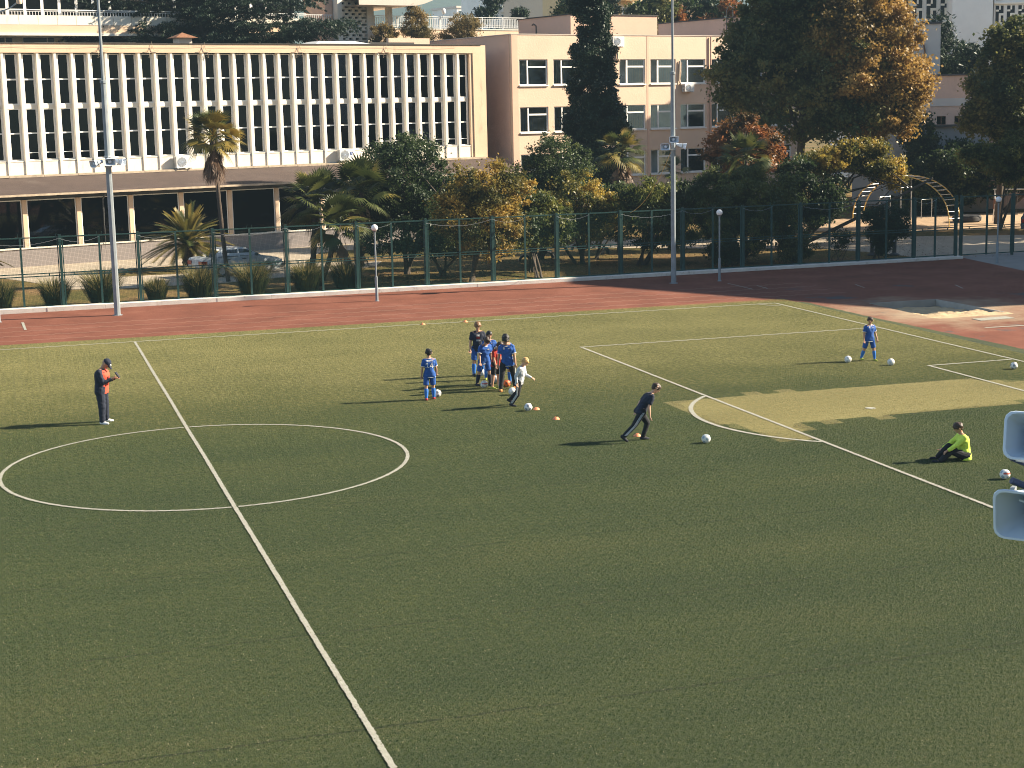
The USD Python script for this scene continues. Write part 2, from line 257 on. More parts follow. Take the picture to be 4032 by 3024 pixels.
def strip(pts, w, z=.0155, step=.025, amp=.0065, seed=0):
    r = np.random.default_rng(abs(seed)+77); pts = A(pts, float); seg = np.linalg.norm(np.diff(pts, axis=0), axis=1); s = np.r_[0, np.cumsum(seg)]
    n = max(2, min(2600, int(s[-1]/step))); t = np.linspace(0, s[-1], n); p = np.stack([np.interp(t, s, pts[:, i]) for i in (0, 1)], 1)
    d = np.gradient(p, axis=0); d /= np.linalg.norm(d, axis=1, keepdims=True); nn = np.stack([-d[:, 1], d[:, 0]], 1)
    wob = .003*np.sin(t*.7+seed)[:, None]*(amp > .005)
    a = p+nn*(w/2+wob+r.normal(0, amp, (n, 1))); b = p-nn*(w/2-wob+r.normal(0, amp, (n, 1)))
    v = np.vstack([np.c_[a, np.full(n, z)], np.c_[b, np.full(n, z)]]); i = np.arange(n-1)
    return v, np.stack([i+n, i+n+1, i+1, i], 1)
def arc(c, r, a0, a1, n=90):
    t = np.radians(np.linspace(a0, a1, n)); return np.c_[c[0]+r*np.cos(t), c[1]+r*np.sin(t)]
GL, TW = 25.06, 21.8
aa = math.degrees(math.acos((GL-11.12-(GL-7.99))/4.64))
for nm, pts, w, lab in [('touch_line', [(-60, TW), (GL, TW)], .09, 'thin white touch line along the far side of the pitch by the red track'),
        ('goal_line', [(GL, TW-.07), (GL, -25)], .09, 'white goal line running from the far corner past the boy in blue'),
        ('halfway_line', [(0, TW-.07), (0, -30)], .085, 'long white halfway line crossing the turf towards the camera'),
        ('penalty_area_side_line', [(GL-11.12+.06, 13.63), (GL-.07, 13.63)], .09, 'white side line of the penalty area meeting the goal line behind the boy in blue'),
        ('penalty_area_front_line', [(GL-11.12, 13.685), (GL-11.12, -13.6)], .09, 'white front line of the penalty area cutting across the pale patch'),
        ('goal_area_side_line', [(GL-2.95+.06, 5.47), (GL-.07, 5.47)], .10, 'short white side line of the goal area beside the lone ball'),
        ('goal_area_front_line', [(GL-2.95, 5.52), (GL-2.95, -5.4)], .10, 'white front line of the goal area at the far edge of the pale patch'),
        ('penalty_arc', arc((GL-7.99, 0), 4.64, aa+.8, 360-aa-.8), .115, 'thick white curved penalty arc edging the pale turf patch'),
        ('corner_arc', arc((GL, TW), .75, 188, 262, 12), .09, 'small white corner arc where touch line and goal line meet')]:
    top(nm, strip(pts, w, seed=len(nm)), 'line_paint', lab, 'pitch marking', 'structure')
ca = np.degrees(math.asin(.07/4.58))
for nm, a0, a1, lab in [('centre_circle', 90+ca, 270-ca, 'half of the white centre circle on the coach\'s side of the halfway line'), ('centre_circle', -90+ca, 90-ca, 'half of the white centre circle on the players\' side of the halfway line')]:
    top(nm, strip(arc((0, 0), 4.58, a0, a1), .085, seed=int(a0)), 'line_paint', lab, 'pitch marking', 'structure')
spot = ragged(Point(GL-7.99, 0).buffer(.13), .05, .012, 5)
top('penalty_spot', slab(spot, .0045, .018), 'line_paint', 'small white penalty spot on the pale turf patch', 'pitch marking', 'structure')
for i, (y, nth) in enumerate(((28.15, 'nearest the fence'), (26.81, 'second from the fence'), (25.45, 'second from the turf'), (24.08, 'nearest the turf'))):
    top('lane_line', strip([(-60, y), (29.5, y)], .045, -.006, .6, .003, i), 'lane_paint', f'faint pale lane line on the red track, {nth}', 'track marking', 'structure')
for i, (pts, lab) in enumerate((([(-3.74, 29.7), (-3.66, 27.2)], 'short thick pale mark crossing the lanes in front of the left lamp'), ([(26.56, 29.6), (26.5, 26.9)], 'thin pale mark on the shaded track beside the middle lamp post'), ([(27.28, 28.1), (27.2, 26.85)], 'short thin pale mark on the shaded track right of the long one'), ([(31.24, 26.5), (30.95, 25.2)], 'thin pale dash on the shaded track in front of the cone shaped bush'), ([(34.85, 24.28), (34.4, 23.0)], 'thin pale dash on the shaded track behind the sand pit'))):
    top('track_mark', strip(pts, .10 if i == 0 else .05, -.002, .2, .004, i), 'line_paint', lab, 'track marking', 'structure')
top('take_off_stripe', strip([(28.35, 12.05), (36, 11.6)], .16, -.002, .3, .006, 8), 'line_paint', 'broad pale stripe across the track in front of the sand pit', 'track marking', 'structure')

# sand pit: recessed sand, low where it was dug out at the back, spilling over in front
gx, gy = np.meshgrid(np.linspace(27.7, 31.45, 66), np.linspace(14.2, 20.15, 90)); P = np.c_[gx.ravel(), gy.ravel()]
prof = np.interp(P[:, 1], [14.2, 15.0, 15.6, 16.6, 17.6, 18.8, 20.2], [-.03, -.005, .0, -.07, -.15, -.22, -.26])
nz = meshkit.fbm(np.c_[P*2.6, 0*P[:, 0]], 4, 3)-.5; edge = np.clip(np.minimum((P[:, 0]-27.7)/.8, (P[:, 1]-14.2)/.9), 0, 1)
z = np.where(edge < 1, -.03+(prof+.03)*edge, prof)+nz*.17*np.clip((P[:, 1]-14.9)*.8, 0, 1)*edge; n_ = 66
ii = (np.arange(89)[:, None]*n_+np.arange(65)[None]).ravel()
top('sand_pit', (np.c_[P, z], np.stack([ii, ii+1, ii+n_+1, ii+n_], 1)), 'sand', 'dug over sand in the long jump pit beyond the turf corner', 'sand pit', smooth=True)
b = MB()
for (x0, y0), (x1, y1) in ((PIT[0], PIT[1]), (PIT[1], PIT[2])):
    L = math.hypot(x1-x0, y1-y0); a = math.atan2(y1-y0, x1-x0); R = rotz(a)
    b.box(0, L, -.03, .03, -.4, .0, lambda v, R=R, x0=x0, y0=y0: v@R.T+A([x0, y0, 0]))
top('pit_border', b, 'concrete', 'low concrete border along the back and far side of the sand pit', 'border')
b = MB(); b.box(0, 1.45, -.28, .28, -.02, .005, lambda v: v@rotz(.04).T+A([29.25, 14.0, 0]))
top('take_off_board', b, 'line_paint', 'pale flat take-off board lying beside the front of the sand pit', 'board')

# pavements and kerb
top('forecourt', slab(Polygon([(-60, 49.7), (-4.6, 49.7), (-3.4, 47.3), (-2.6, 45.3), (-1.5, 42.1), (.9, 41.3), (6, 41.6), (10.3, 43.4), (14.2, 46.3), (15, 48.6), (11, 50), (13, 56), (19, 58.6), (18, 63.5), (-60, 41.5)]).buffer(0).union(Polygon([(-60, 49.7), (-4.6, 49.7), (-2, 50), (13, 56), (19, 58.2), (20, 62.5), (-4.6, 55.2), (-60, 38.3)]).buffer(0)), -.035, -.02), 'pavement', 'sunlit beige paved drive in front of the arcade', 'pavement', 'structure')
top('lawn_island', slab(ragged(Polygon([(1.2, 47.2), (1.1, 49.4), (2.4, 51.2), (5, 52.0), (9, 52.3), (10.5, 50.2), (8, 48.3), (5, 47.2)]), .3, .05, 6), -.02, -.008), 'dry_lawn', 'island of dry lawn around the date palm', 'lawn', 'structure')
top('school_road', slab(Polygon([(26, 52), (31, 48.5), (38.6, 43.7), (39.7, 40.4), (40.3, 36.3), (43.5, 36.0), (75, 39), (75, 43), (53, 45.6), (46.4, 48.4), (40, 51.5), (30, 56)]), -.035, -.02), 'pavement', 'paved path behind the fence crossed by tree shadows', 'road', 'structure')
top('playground', slab(ragged(Polygon([(42, 57), (45, 54), (49.6, 51.4), (55.4, 50.1), (72, 48), (72, 62), (46, 64)]), .5, .1, 8), -.035, -.016), 'play_sand', 'bare sandy playground around the climbing arch', 'playground', 'structure')
top('gate_apron', slab(Polygon([(42.0, 34.97), (40.84, 28.05), (39.5, 17), (75, 17), (75, 38), (43.5, 36.0), (42.2, 35.6)]), -.035, -.016), 'asphalt_grey', 'grey concrete apron in front of the gate', 'pavement', 'structure')
kerb_a, kerb_b = A([-5.0, 32.95]), A([41.75, 34.55])
kd = (kerb_b-kerb_a)/np.linalg.norm(kerb_b-kerb_a); kn = A([-kd[1], kd[0]])
def K(u, o, z=0): p = kerb_a+kd*u+kn*o; return A([p[0], p[1], z])
b = MB(); u = -40.0; r = np.random.default_rng(4)
KL = np.linalg.norm(kerb_b-kerb_a)
kt = top('kerb', (np.zeros((0, 3)), np.zeros((0, 3), int)), 'kerb_paint', 'x') if False else thing('kerb', 'whitewashed concrete kerb along the foot of the green fence', 'kerb', kind='structure')
while u < KL:
    L = min(2.35, KL-u); h = np.interp(u, [0, KL], [.18, .115])+r.normal(0, .004); o = r.normal(0, .006)
    c = .012; prof = [(o, -.03), (o, h-c), (o+c, h), (.52, h), (.52, -.03)]
    v = A([K(u+.004, y, z_) for y, z_ in prof]+[K(u+L-.004, y, z_) for y, z_ in prof]); m_ = MB()
    q = [[i, i+5, (i+1) % 5+5, (i+1) % 5] for i in range(5)]; m_.add(v, q); m_.add(v, [[0, 1, 2], [0, 2, 3], [0, 3, 4], [5, 7, 6], [5, 8, 7], [5, 9, 8]])
    part(kt, 'kerb_stone', m_, 'kerb_paint'); u += L

# ------------------------------------------------------------------ fence
fx = [-5.17, -2.0, 1.18, 4.34, 7.5, 10.65, 13.84, 16.98, 20.09, 23.27, 26.45, 29.6, 32.72, 35.93, 39.1, 41.55]
fe = thing('green_fence', 'tall green wire mesh sports fence standing on the white kerb', 'fence')
def FP(x, z=0, o=.38): u = (x-kerb_a[0])/kd[0]; return K(u, o, z)
def fbar(m, x0, x1, z0, z1, o0, o1):
    v = A([FP(x, z, o) for z in (z0, z1) for x, o in ((x0, o0), (x1, o0), (x1, o1), (x0, o1))]); m.add(v, MB.BF)
def fence_run(fe, xs, mesh=True, base=.12, topz=3.08, mid=1.5):
    for i, x in enumerate(xs):
        m = MB(); fbar(m, x-.055, x+.055, base-.1, topz+.04, .33, .43); fbar(m, x-.06, x+.06, topz+.04, topz+.055, .325, .435); part(fe, 'post', m, 'fence_green')
        if i+1 == len(xs): break
        x1 = xs[i+1]; xm = (x+x1)/2; a0, a1 = x+.10, x1-.10
        m = MB(); fbar(m, xm-.04, xm+.04, base, topz, .345, .415); part(fe, 'middle_post', m, 'fence_green')
        for xx in (a0, a1):
            m = MB(); fbar(m, xx-.02, xx+.02, base+.03, topz-.02, .36, .40); part(fe, 'panel_upright', m, 'fence_green')
        m = MB(); fbar(m, x+.055, x1-.055, topz-.05, topz, .355, .405)
        for xx in (xm-.1, xm+.1, x1-.15):
            m.tube([FP(xx, topz-.01, .38), FP(xx+.01, topz+.1, .36), FP(xx+.03, topz+.13, .33)], .008, 5)
        part(fe, 'top_rail', m, 'fence_green')
        m = MB(); fbar(m, x+.055, x1-.055, base+.02, base+.07, .355, .405); part(fe, 'bottom_rail', m, 'fence_green')
        for zz in (mid-.055, mid+.055):
            m = MB(); fbar(m, x+.055, x1-.055, zz-.02, zz+.02, .36, .40)
            if zz > mid:
                for xx in np.linspace(x+.5, x1-.5, 3): fbar(m, xx-.02, xx+.02, mid-.035, mid+.035, .365, .395)
            part(fe, 'middle_rail', m, 'fence_green')
        if mesh:
            m = MB(); w = .0024
            for xx in np.arange(a0+.05, a1-.02, .055):
                m.add(A([FP(xx-w, base+.05, .37), FP(xx+w, base+.05, .37), FP(xx+w, topz-.03, .37), FP(xx-w, topz-.03, .37)]), [[0, 1, 2, 3]])
            for zz in np.arange(base+.08, topz-.04, .055):
                m.add(A([FP(a0, zz-w, .366), FP(a1, zz-w, .366), FP(a1, zz+w, .366), FP(a0, zz+w, .366)]), [[0, 1, 2, 3]])
            part(fe, 'wire_mesh', m, 'fence_wire')
fence_run(fe, fx)
ga = thing('fence_gate', 'green barred gate section at the end of the fence by the grey apron', 'gate')
fence_run(ga, [41.82, 44.9, 48.1], mesh=False, base=.1)
# string of light bulbs and cable along the fence top
def cable(name, pts, r, mat, label, cat='cable'):
    t = thing(name, label, cat)
    for a_, b_, s in pts:
        a_, b_ = A(a_, float), A(b_, float); u = np.linspace(0, 1, 9)[:, None]; q = a_+(b_-a_)*u; q[:, 2] -= (4*u*(1-u))[:, 0]*s; m = MB(); m.tube(q, r, 4, False); part(t, 'cable_span', m, mat)
    return t
cable('light_string', [(FP(fx[i], 2.98, .30), FP((fx[i]+fx[i+1])/2, 3.0, .30), .17) if i % 3 else (FP(fx[i], 2.95, .30), FP(fx[i+1], 3.0, .30), .22) for i in range(15)], .0045, 'galvanised', 'thin pale cable sagging along the top of the green fence')
cable('loudspeaker_cable', [((24.40, 30.75, 6.0), (23.6, 33.9, 3.02), .5)], .012, 'yellow_paint', 'pale cable hanging from the loudspeakers of the taller shaded mast to the fence')

# ------------------------------------------------------------------ lamp posts, masts, horn loudspeakers
lamp = thing('globe_lamp', 'white globe lamp on a grey post in the sun, right of the grass tufts', 'street lamp', (10.69, 30.3, -.012), group=None)
m = MB(); m.lathe([(.0, 0), (.10, 0), (.10, .015), (.062, .02), (.062, 1.0), (.055, 1.04), (.036, 1.05), (.036, 2.9), (.05, 2.92), (.06, 2.96), (0, 2.965)], 12); part(lamp, 'post', m, 'mast_paint', 30)
m = MB(); m.lathe([(.06, 2.94), (.085, 2.95), (.085, 2.985), (.05, 2.99)], 14); part(lamp, 'collar', m, 'metal_dark', 30)
m = MB(); m.sphere((0, 0, 3.10), .142, 3); part(lamp, 'globe', m, 'globe', True)
copy(lamp, 'globe_lamp', 'white globe lamp on a grey post at the very left edge of the track', (-4.62, 30.26, -.012))
copy(lamp, 'globe_lamp', 'white globe lamp on a grey post in the shade beside the mast with three loudspeakers', (26.66, 30.69, -.012))
copy(lamp, 'globe_lamp', 'white globe lamp standing on the grey apron in front of the gate', (41.79, 31.67, -.016))
def mast(label, loc):
    t = thing('light_mast', label, 'mast', loc)
    m = MB(); m.lathe([(.0, 0), (.2, 0), (.2, .02), (.125, .03), (.118, 5.0), (.11, 7.0), (.1, 9.3), (.1, 9.32), (.06, 9.33), (.055, 14.2), (0, 14.2)], 8); part(t, 'pole', m, 'mast_paint', 25)
    m = MB(); m.lathe([(.10, 9.25), (.13, 9.26), (.13, 9.36), (.065, 9.38)], 8); part(t, 'pole_joint', m, 'mast_paint', 25)
    for zz in (5.95, 6.35):
        m = MB(); m.lathe([(.115, zz), (.145, zz), (.145, zz+.06), (.115, zz+.06)], 12); part(t, 'clamp', m, 'galvanised', 30)
    m = MB(); m.box(-1.4, 1.4, -.04, .04, 14.1, 14.18); part(t, 'crossbar', m, 'galvanised')
    for xx in (-1.15, -.4, .4, 1.15):
        m = MB(); m.box(xx-.25, xx+.25, -.3, .1, 14.2, 14.55); part(t, 'floodlight', m, 'metal_dark')
    return t
mast('tall grey mast in full sun at left with three loudspeakers halfway up', (-.03, 30.41, -.012))
mast('tall grey mast with its foot in shade, in front of the trees beside the cypress', (24.45, 30.77, -.012))
horn = None
def horn_speaker(label, loc, rz, tilt=0.0, scale=None, group=None):
    """rectangular re-entrant horn: mouth towards -y, 0.42 x 0.28 m"""
    global horn
    if horn is not None: return copy(horn, 'horn_loudspeaker', label, loc, rz, scale, tilt)
    t = thing('horn_loudspeaker', label, 'loudspeaker', loc, rz, group, None, scale, tilt)
    lo = [rrect(.17, .14, .04, .16), rrect(.19, .15, .04, .12), rrect(.27, .19, .045, .0), rrect(.38, .255, .05, -.13), rrect(.415, .275, .05, -.15), rrect(.43, .285, .055, -.153), rrect(.435, .29, .055, -.163), rrect(.43, .285, .055, -.171), rrect(.405, .262, .05, -.171), rrect(.395, .255, .045, -.16), rrect(.35, .225, .04, -.12), rrect(.25, .17, .04, 0), rrect(.17, .12, .03, .1), rrect(.02, .02, .005, .1)]
    m = MB(); m.add(*loft(lo)); part(t, 'horn_shell', m, 'plastic_white', 40)
    m = MB(); m.lathe([(.001, .30), (.05, .30), (.065, .285), (.07, .2), (.075, .15), (.001, .15)], 18); v, f = m.arr(); m = MB(); m.add(v[:, [0, 2, 1]], f[:, ::-1]); part(t, 'driver', m, 'plastic_white', 40)
    m = MB(); m.lathe([(.001, -.135), (.035, -.13), (.06, -.105), (.068, -.07), (.06, .02), (.03, .1)], 20); v, f = m.arr(); m = MB(); m.add(v[:, [0, 2, 1]], f[:, ::-1])
    for a in np.arange(3)*2*PI/3+.5: m.tube([(.06*math.cos(a), -.05, .06*math.sin(a)), (.13*math.cos(a), -.06, .1*math.sin(a))], .008, 5)
    part(t, 'reflector_bulb', m, 'plastic_white', 40)
    m = MB()
    for s in (-1, 1): m.box(s*.16-.012, s*.16+.012, -.02, .02, -.1, .1)
    m.tube([(-.16, 0, -.1), (-.16, .03, -.135), (0, .08, -.15), (.16, .03, -.135), (.16, 0, -.1)], .014, 6); part(t, 'bracket', m, 'galvanised', 40)
    horn = t; return t
horn_speaker('loudspeaker on the sunlit mast with its mouth facing the pitch', (.0, 30.02, 6.19), 8, 14)
horn_speaker('loudspeaker on the sunlit mast pointing left along the track', (-.50, 30.30, 6.12), -62, 12)
horn_speaker('loudspeaker on the sunlit mast pointing right along the track', (.42, 30.30, 6.16), 65, 12)
horn_speaker('topmost loudspeaker of the shaded mast facing the camera', (24.30, 30.42, 6.42), -4, 4)
horn_speaker('lower loudspeaker of the shaded mast pointing left', (24.06, 30.62, 6.11), -38, 6)
horn_speaker('lower loudspeaker of the shaded mast pointing right', (24.86, 30.68, 6.12), 68, 14)

# turf fibres: one square metre of blades, instanced over the part of the pitch in view
def fibre_mat(name, cols, dry=0.0):  # dry sets how far colours shift to yellow with distance up the pitch
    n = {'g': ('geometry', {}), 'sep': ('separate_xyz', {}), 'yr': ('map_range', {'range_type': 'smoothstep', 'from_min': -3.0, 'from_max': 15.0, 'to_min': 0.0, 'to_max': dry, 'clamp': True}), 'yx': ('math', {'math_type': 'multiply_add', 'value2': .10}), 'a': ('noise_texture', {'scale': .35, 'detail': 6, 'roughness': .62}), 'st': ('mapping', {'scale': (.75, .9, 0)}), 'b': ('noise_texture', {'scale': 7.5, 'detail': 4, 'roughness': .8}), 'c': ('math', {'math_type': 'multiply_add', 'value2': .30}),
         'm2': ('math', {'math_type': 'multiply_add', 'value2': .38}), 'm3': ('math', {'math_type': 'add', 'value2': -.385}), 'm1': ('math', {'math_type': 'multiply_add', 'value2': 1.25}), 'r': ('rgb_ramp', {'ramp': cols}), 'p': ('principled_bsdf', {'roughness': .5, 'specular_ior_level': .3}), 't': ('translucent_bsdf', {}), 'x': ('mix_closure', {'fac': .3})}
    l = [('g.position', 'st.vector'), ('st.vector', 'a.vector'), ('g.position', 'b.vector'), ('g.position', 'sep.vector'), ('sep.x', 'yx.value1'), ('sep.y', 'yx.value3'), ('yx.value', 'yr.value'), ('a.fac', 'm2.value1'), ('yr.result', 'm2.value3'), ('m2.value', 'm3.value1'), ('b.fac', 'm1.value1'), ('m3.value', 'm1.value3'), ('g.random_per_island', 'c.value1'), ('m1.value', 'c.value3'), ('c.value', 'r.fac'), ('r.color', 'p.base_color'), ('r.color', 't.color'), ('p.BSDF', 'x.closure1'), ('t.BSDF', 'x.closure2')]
    MATS[name] = usdkit.material(stage, f'/World/Looks/{name}', n, l, surface='x.closure')
fibre_mat('fibre', [(.1, (.010, .034, .016)), (.32, (.028, .066, .022)), (.55, (.078, .112, .032)), (.75, (.20, .195, .06)), (1, (.46, .41, .17))], .46)
fibre_mat('fibre_pale', [(.0, (.05, .055, .018)), (.2, (.15, .13, .045)), (.45, (.40, .34, .15)), (.8, (.58, .49, .25)), (1, (.64, .56, .32))], .25)
def blades(seed, n=1500, h=.020, w=.0045):
    r = np.random.default_rng(seed); P = np.c_[r.random((n, 2))*.5, np.zeros(n)]; a = r.random(n)*2*PI; L = h*(.6+.7*r.random(n)); d = np.c_[r.normal(0, .38, (n, 2)), np.ones(n)]; d /= np.linalg.norm(d, axis=1, keepdims=True); s = np.c_[np.cos(a), np.sin(a), 0*a]*w/2
    v = np.stack([P-s, P+s, P+d*L[:, None]], 1).reshape(-1, 3); return v, np.arange(3*n).reshape(-1, 3)
def fibres(name, label, mat, cells, seed):
    pi = UsdGeom.PointInstancer.Define(stage, '/World/'+name); tag(pi, label, 'turf', None, 'stuff'); ps = []
    for k in range(2): ps.append(part('/World/'+name, 'blades', blades(seed+k), mat).path)
    pi.CreatePrototypesRel().SetTargets([Sdf.Path(x) for x in ps]); r = np.random.default_rng(seed); n = len(cells)
    pi.CreatePositionsAttr(Vt.Vec3fArray.FromNumpy(np.c_[cells, np.full(n, .001)].astype(np.float32))); pi.CreateProtoIndicesAttr(Vt.IntArray.FromNumpy(r.integers(0, 2, n).astype(np.int32)))
pp = patch.buffer(.02)
cells = A([(x, y) for x in np.arange(-9, 26.0, .5) for y in np.arange(-24, 22.6, .5)]); jr = np.random.default_rng(31); inp = A([pp.contains(Point(x+.25+jr.normal(0, .16), y+.25+jr.normal(0, .16))) for x, y in cells])
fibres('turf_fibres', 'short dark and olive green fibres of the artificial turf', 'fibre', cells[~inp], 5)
fibres('patch_fibres', 'short pale fibres of the worn patch by the penalty arc', 'fibre_pale', cells[inp], 9)
# ------------------------------------------------------------------ buildings (local frame: x along the facade, y into the building)
OX, OY, RZ = -4.6, 55.2, 17.0
def ext(polyxz, y0, y1):
    """outline in x,z extruded along y"""
    v, f = slab(Polygon(polyxz), -y1, -y0); return np.stack([v[:, 0], -v[:, 2], v[:, 1]], 1), f
tb = thing('teaching_block', 'long pale teaching block with white vertical fins above a brown canopy and dark arcade', 'building', (OX, OY, 0), RZ)
def bx(*a): return MB().box(*a)
E_ = 34.3
part(tb, 'low_wall', bx(-30, E_, 0, .25, -.3, .94), 'mauve_wall')
part(tb, 'arcade_sill', bx(-30, E_, -.05, .3, .943, 1.02), 'white_plaster')
part(tb, 'beam', bx(-30, E_, .02, .3, 3.6, 3.85), 'metal_dark')
for i in range(-4, 12):
    s = 1.56+3.02*i
    part(tb, 'column', bx(s-.12, s+.12, -.03, .28, 1.023, 3.597), 'peach_plaster')
    m = bx(s+.14, s+.19, .05, .10, 1.023, 3.597); m.box(s+2.83, s+2.88, .05, .10, 1.023, 3.597); m.box(s+.19, s+2.83, .05, .10, 3.55, 3.597)
    w = part(tb, 'arcade_window', m, 'window_frame')
    part(w, 'pane', bx(s+.19, s+2.83, .07, .08, 1.023, 3.55), 'glass_dark')
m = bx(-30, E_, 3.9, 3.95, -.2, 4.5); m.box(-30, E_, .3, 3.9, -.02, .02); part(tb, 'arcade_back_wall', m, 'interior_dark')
for i in range(-6, 34):   # furniture glimpsed behind the arcade glass
    if i % 3 == 0: m = bx(i+.2, i+1.9, 1.2, 1.9, .02, 1.25); part(tb, 'bench', m, 'pale_wall')
cv = A([[-30, -.62, 3.80], [E_+.3, -.62, 3.80], [E_+.3, -.62, 3.90], [-30, -.62, 3.90], [-30, 4.0, 4.72], [E_+.3, 4.0, 4.72], [-30, 4.0, 4.55], [E_+.3, 4.0, 4.55], [-30, 0, 3.8], [E_+.3, 0, 3.8]])
m = MB(); m.add(cv, [[3, 2, 5, 4], [0, 1, 2, 3], [0, 8, 9, 1], [8, 6, 7, 9]]); part(tb, 'canopy_roof', m, 'canopy_roofing')
m = MB(); v = [[-30, -.70], [E_+.3, -.70]]
m.box(-30, E_+.3, -.74, -.63, 3.82, 3.835); m.box(-30, E_+.3, -.745, -.735, 3.82, 3.93); m.box(-30, E_+.3, -.66, -.60, 3.905, 3.925); part(tb, 'gutter', m, 'old_wood_edge')
m = MB(); m.tube([(5.95, -.68, 3.83), (5.95, -.3, 3.6), (5.95, -.1, 3.45), (5.95, -.1, 0)], .05, 8); part(tb, 'downpipe', m, 'metal_dark', 40)
r = np.random.default_rng(2)
for s in range(-4, 34, 2): part(tb, 'flashing_board', bx(s+.01, s+1.99, 3.70, 3.97, 4.68+r.normal(0, .01), 4.80+r.normal(0, .012)), 'old_wood_edge')
m = bx(-30, E_, 4.35, 4.37, 4.7, 4.75); part(tb, 'wall_foot', m, 'white_plaster')
NB = 35
def prism(pts, z0, z1): return slab(Polygon(pts), z0, z1)
for k in range(-3, 33):
    s = k+.16
    part(tb, 'fin', prism([(s-.075, 4.0), (s+.065, 4.0), (s+.10, 4.36), (s-.12, 4.36)], 4.74, 11.6), 'white_plaster')
    a, b = s+.11, s+.885
    if k == 32: b = s+.83
    part(tb, 'spandrel_panel', prism([(s+.07, 4.06), (s+.92, 4.06), (s+.89, 4.36), (s+.10, 4.36)], 4.74, 5.52+r.normal(0, .006)), 'white_plaster')
    part(tb, 'sill_band', bx(a, b, 4.19, 4.36, 8.50, 8.72), 'white_plaster')
    for z0, zt, z1 in ((5.60, 7.13, 8.50), (8.72, 10.13, 11.55)):
        m = bx(a, a+.125, 4.22, 4.30, z0, z1); m.box(b-.11, b, 4.22, 4.30, z0, z1)
        m.box(a+.125, b-.11, 4.22, 4.30, z1-.05, z1); m.box(a+.125, b-.11, 4.21, 4.30, z0, z0+.07); m.box(a+.125, b-.11, 4.22, 4.30, zt-.04, zt+.04)
        if z0 < 6 and (3 <= k <= 8 or 26 <= k): m.box(a+.125, b-.11, 4.25, 4.29, 6.02, 6.07)
        w = part(tb, 'window', m, 'window_frame')
        part(w, 'pane', bx(a+.125, b-.11, 4.262, 4.27, z0+.07, zt-.04), 'glass'); part(w, 'pane', bx(a+.125, b-.11, 4.262, 4.27, zt+.04, z1-.05), 'glass')
        if z0 < 6 and 2 <= k <= 8: part(w, 'reflection_panel', bx(a+.05, b-.05, 4.62, 4.66, zt+.42, z1-.06), 'curtain')  # beige panel paints the building reflected in these lower panes
        if (z0 < 6 and k in (3, 9, 10, 15, 18, 22)) or r.random() < .12:
            m = MB(); xs = np.linspace(a+.13, b-.12-.2*r.random(), 9); n9 = len(xs); ys = 4.36+.02*(np.arange(n9) % 2)
            vv = np.vstack([np.c_[xs, ys, np.full(n9, z0+.1)], np.c_[xs, ys, np.full(n9, z1-.1)]]); j = np.arange(n9-1); m.add(vv, np.stack([j, j+1, j+1+n9, j+n9], 1)); part(w, 'curtain', m, 'curtain')
part(tb, 'sill_ledge', bx(-30, 33.3, 4.05, 4.36, 5.545, 5.6), 'white_plaster')
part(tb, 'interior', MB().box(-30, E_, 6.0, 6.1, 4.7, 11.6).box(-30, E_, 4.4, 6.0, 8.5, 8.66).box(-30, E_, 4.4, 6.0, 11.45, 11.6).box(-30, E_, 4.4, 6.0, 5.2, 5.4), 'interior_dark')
m = bx(33.08, 33.3, 4.02, 4.4, 4.74, 11.6); m.box(33.3, E_, 3.96, 12, 4.74, 11.6); part(tb, 'end_wall', m, 'peach_plaster')
part(tb, 'parapet_band', bx(-30, E_, 3.96, 4.4, 11.603, 12.12), 'peach_plaster')
m = MB()
for s in range(-30, 34, 2): m.box(s, min(s+1.985, E_+.03), 3.90, 4.5, 12.123+r.normal(0, .004), 12.17+r.normal(0, .007))
part(tb, 'roof_edge', m, 'dark_roofing'); part(tb, 'roof', bx(-30, E_, 4.4, 16, 11.95, 12.05), 'dark_roofing')
m = bx(24.1, 27.9, 8.3, 11, 12.05, 12.36); m.add(A([[23.9, 8.1, 12.36], [28.0, 8.1, 12.36], [28.0, 11.2, 12.36], [23.9, 11.2, 12.36], [24.6, 9, 12.58], [27.2, 9, 12.58], [27.2, 10.6, 12.58], [24.6, 10.6, 12.58]]), MB.BF); part(tb, 'skylight', m, 'metal_white')
m = bx(15.0, 15.9, 9.5, 10.4, 12.05, 12.75); part(tb, 'roof_vent', m, 'pale_wall')
m = MB(); m.add(A([[14.7, 9.2, 12.75], [16.2, 9.2, 12.75], [16.2, 10.7, 12.75], [14.7, 10.7, 12.75], [15.45, 9.95, 13.1]]), [[0, 1, 4], [1, 2, 4], [2, 3, 4], [3, 0, 4]]); part(tb, 'vent_cap', m, 'rust')
part(tb, 'low_roof', bx(28.2, 31.6, 8.6, 12, 12.05, 12.5), 'dark_roofing')
# wire stars hung under the parapet
sp = None
for s, d in ((7.88, 'behind the sunlit mast'), (10.96, 'second from the sunlit mast'), (14.24, 'above the tall palm'), (20.55, 'above the air conditioner'), (26.7, 'above the dark round evergreen')):
    x, y = OX+math.cos(math.radians(RZ))*s-math.sin(math.radians(RZ))*3.88, OY+math.sin(math.radians(RZ))*s+math.cos(math.radians(RZ))*3.88
    lab = f'wire star ornament hung below the parapet, {d}'
    if sp is None:
        sp = thing('star_ornament', lab, 'ornament', (x, y, 11.62), RZ)
        m = MB(); th = np.arange(11)*2*PI/10+PI/2; rr = np.where(np.arange(11) % 2 == 0, .42, .18); m.tube(np.c_[rr*np.cos(th), 0*th, rr*np.sin(th)*.9], .014, 5, False); part(sp, 'star_frame', m, 'old_wood_edge')
        m = MB(); m.tube([(0, .02, .38), (0, .02, .62)], .008, 4); part(sp, 'hanger', m, 'old_wood_edge')
    else: copy(sp, 'star_ornament', lab, (x, y, 11.62), RZ)
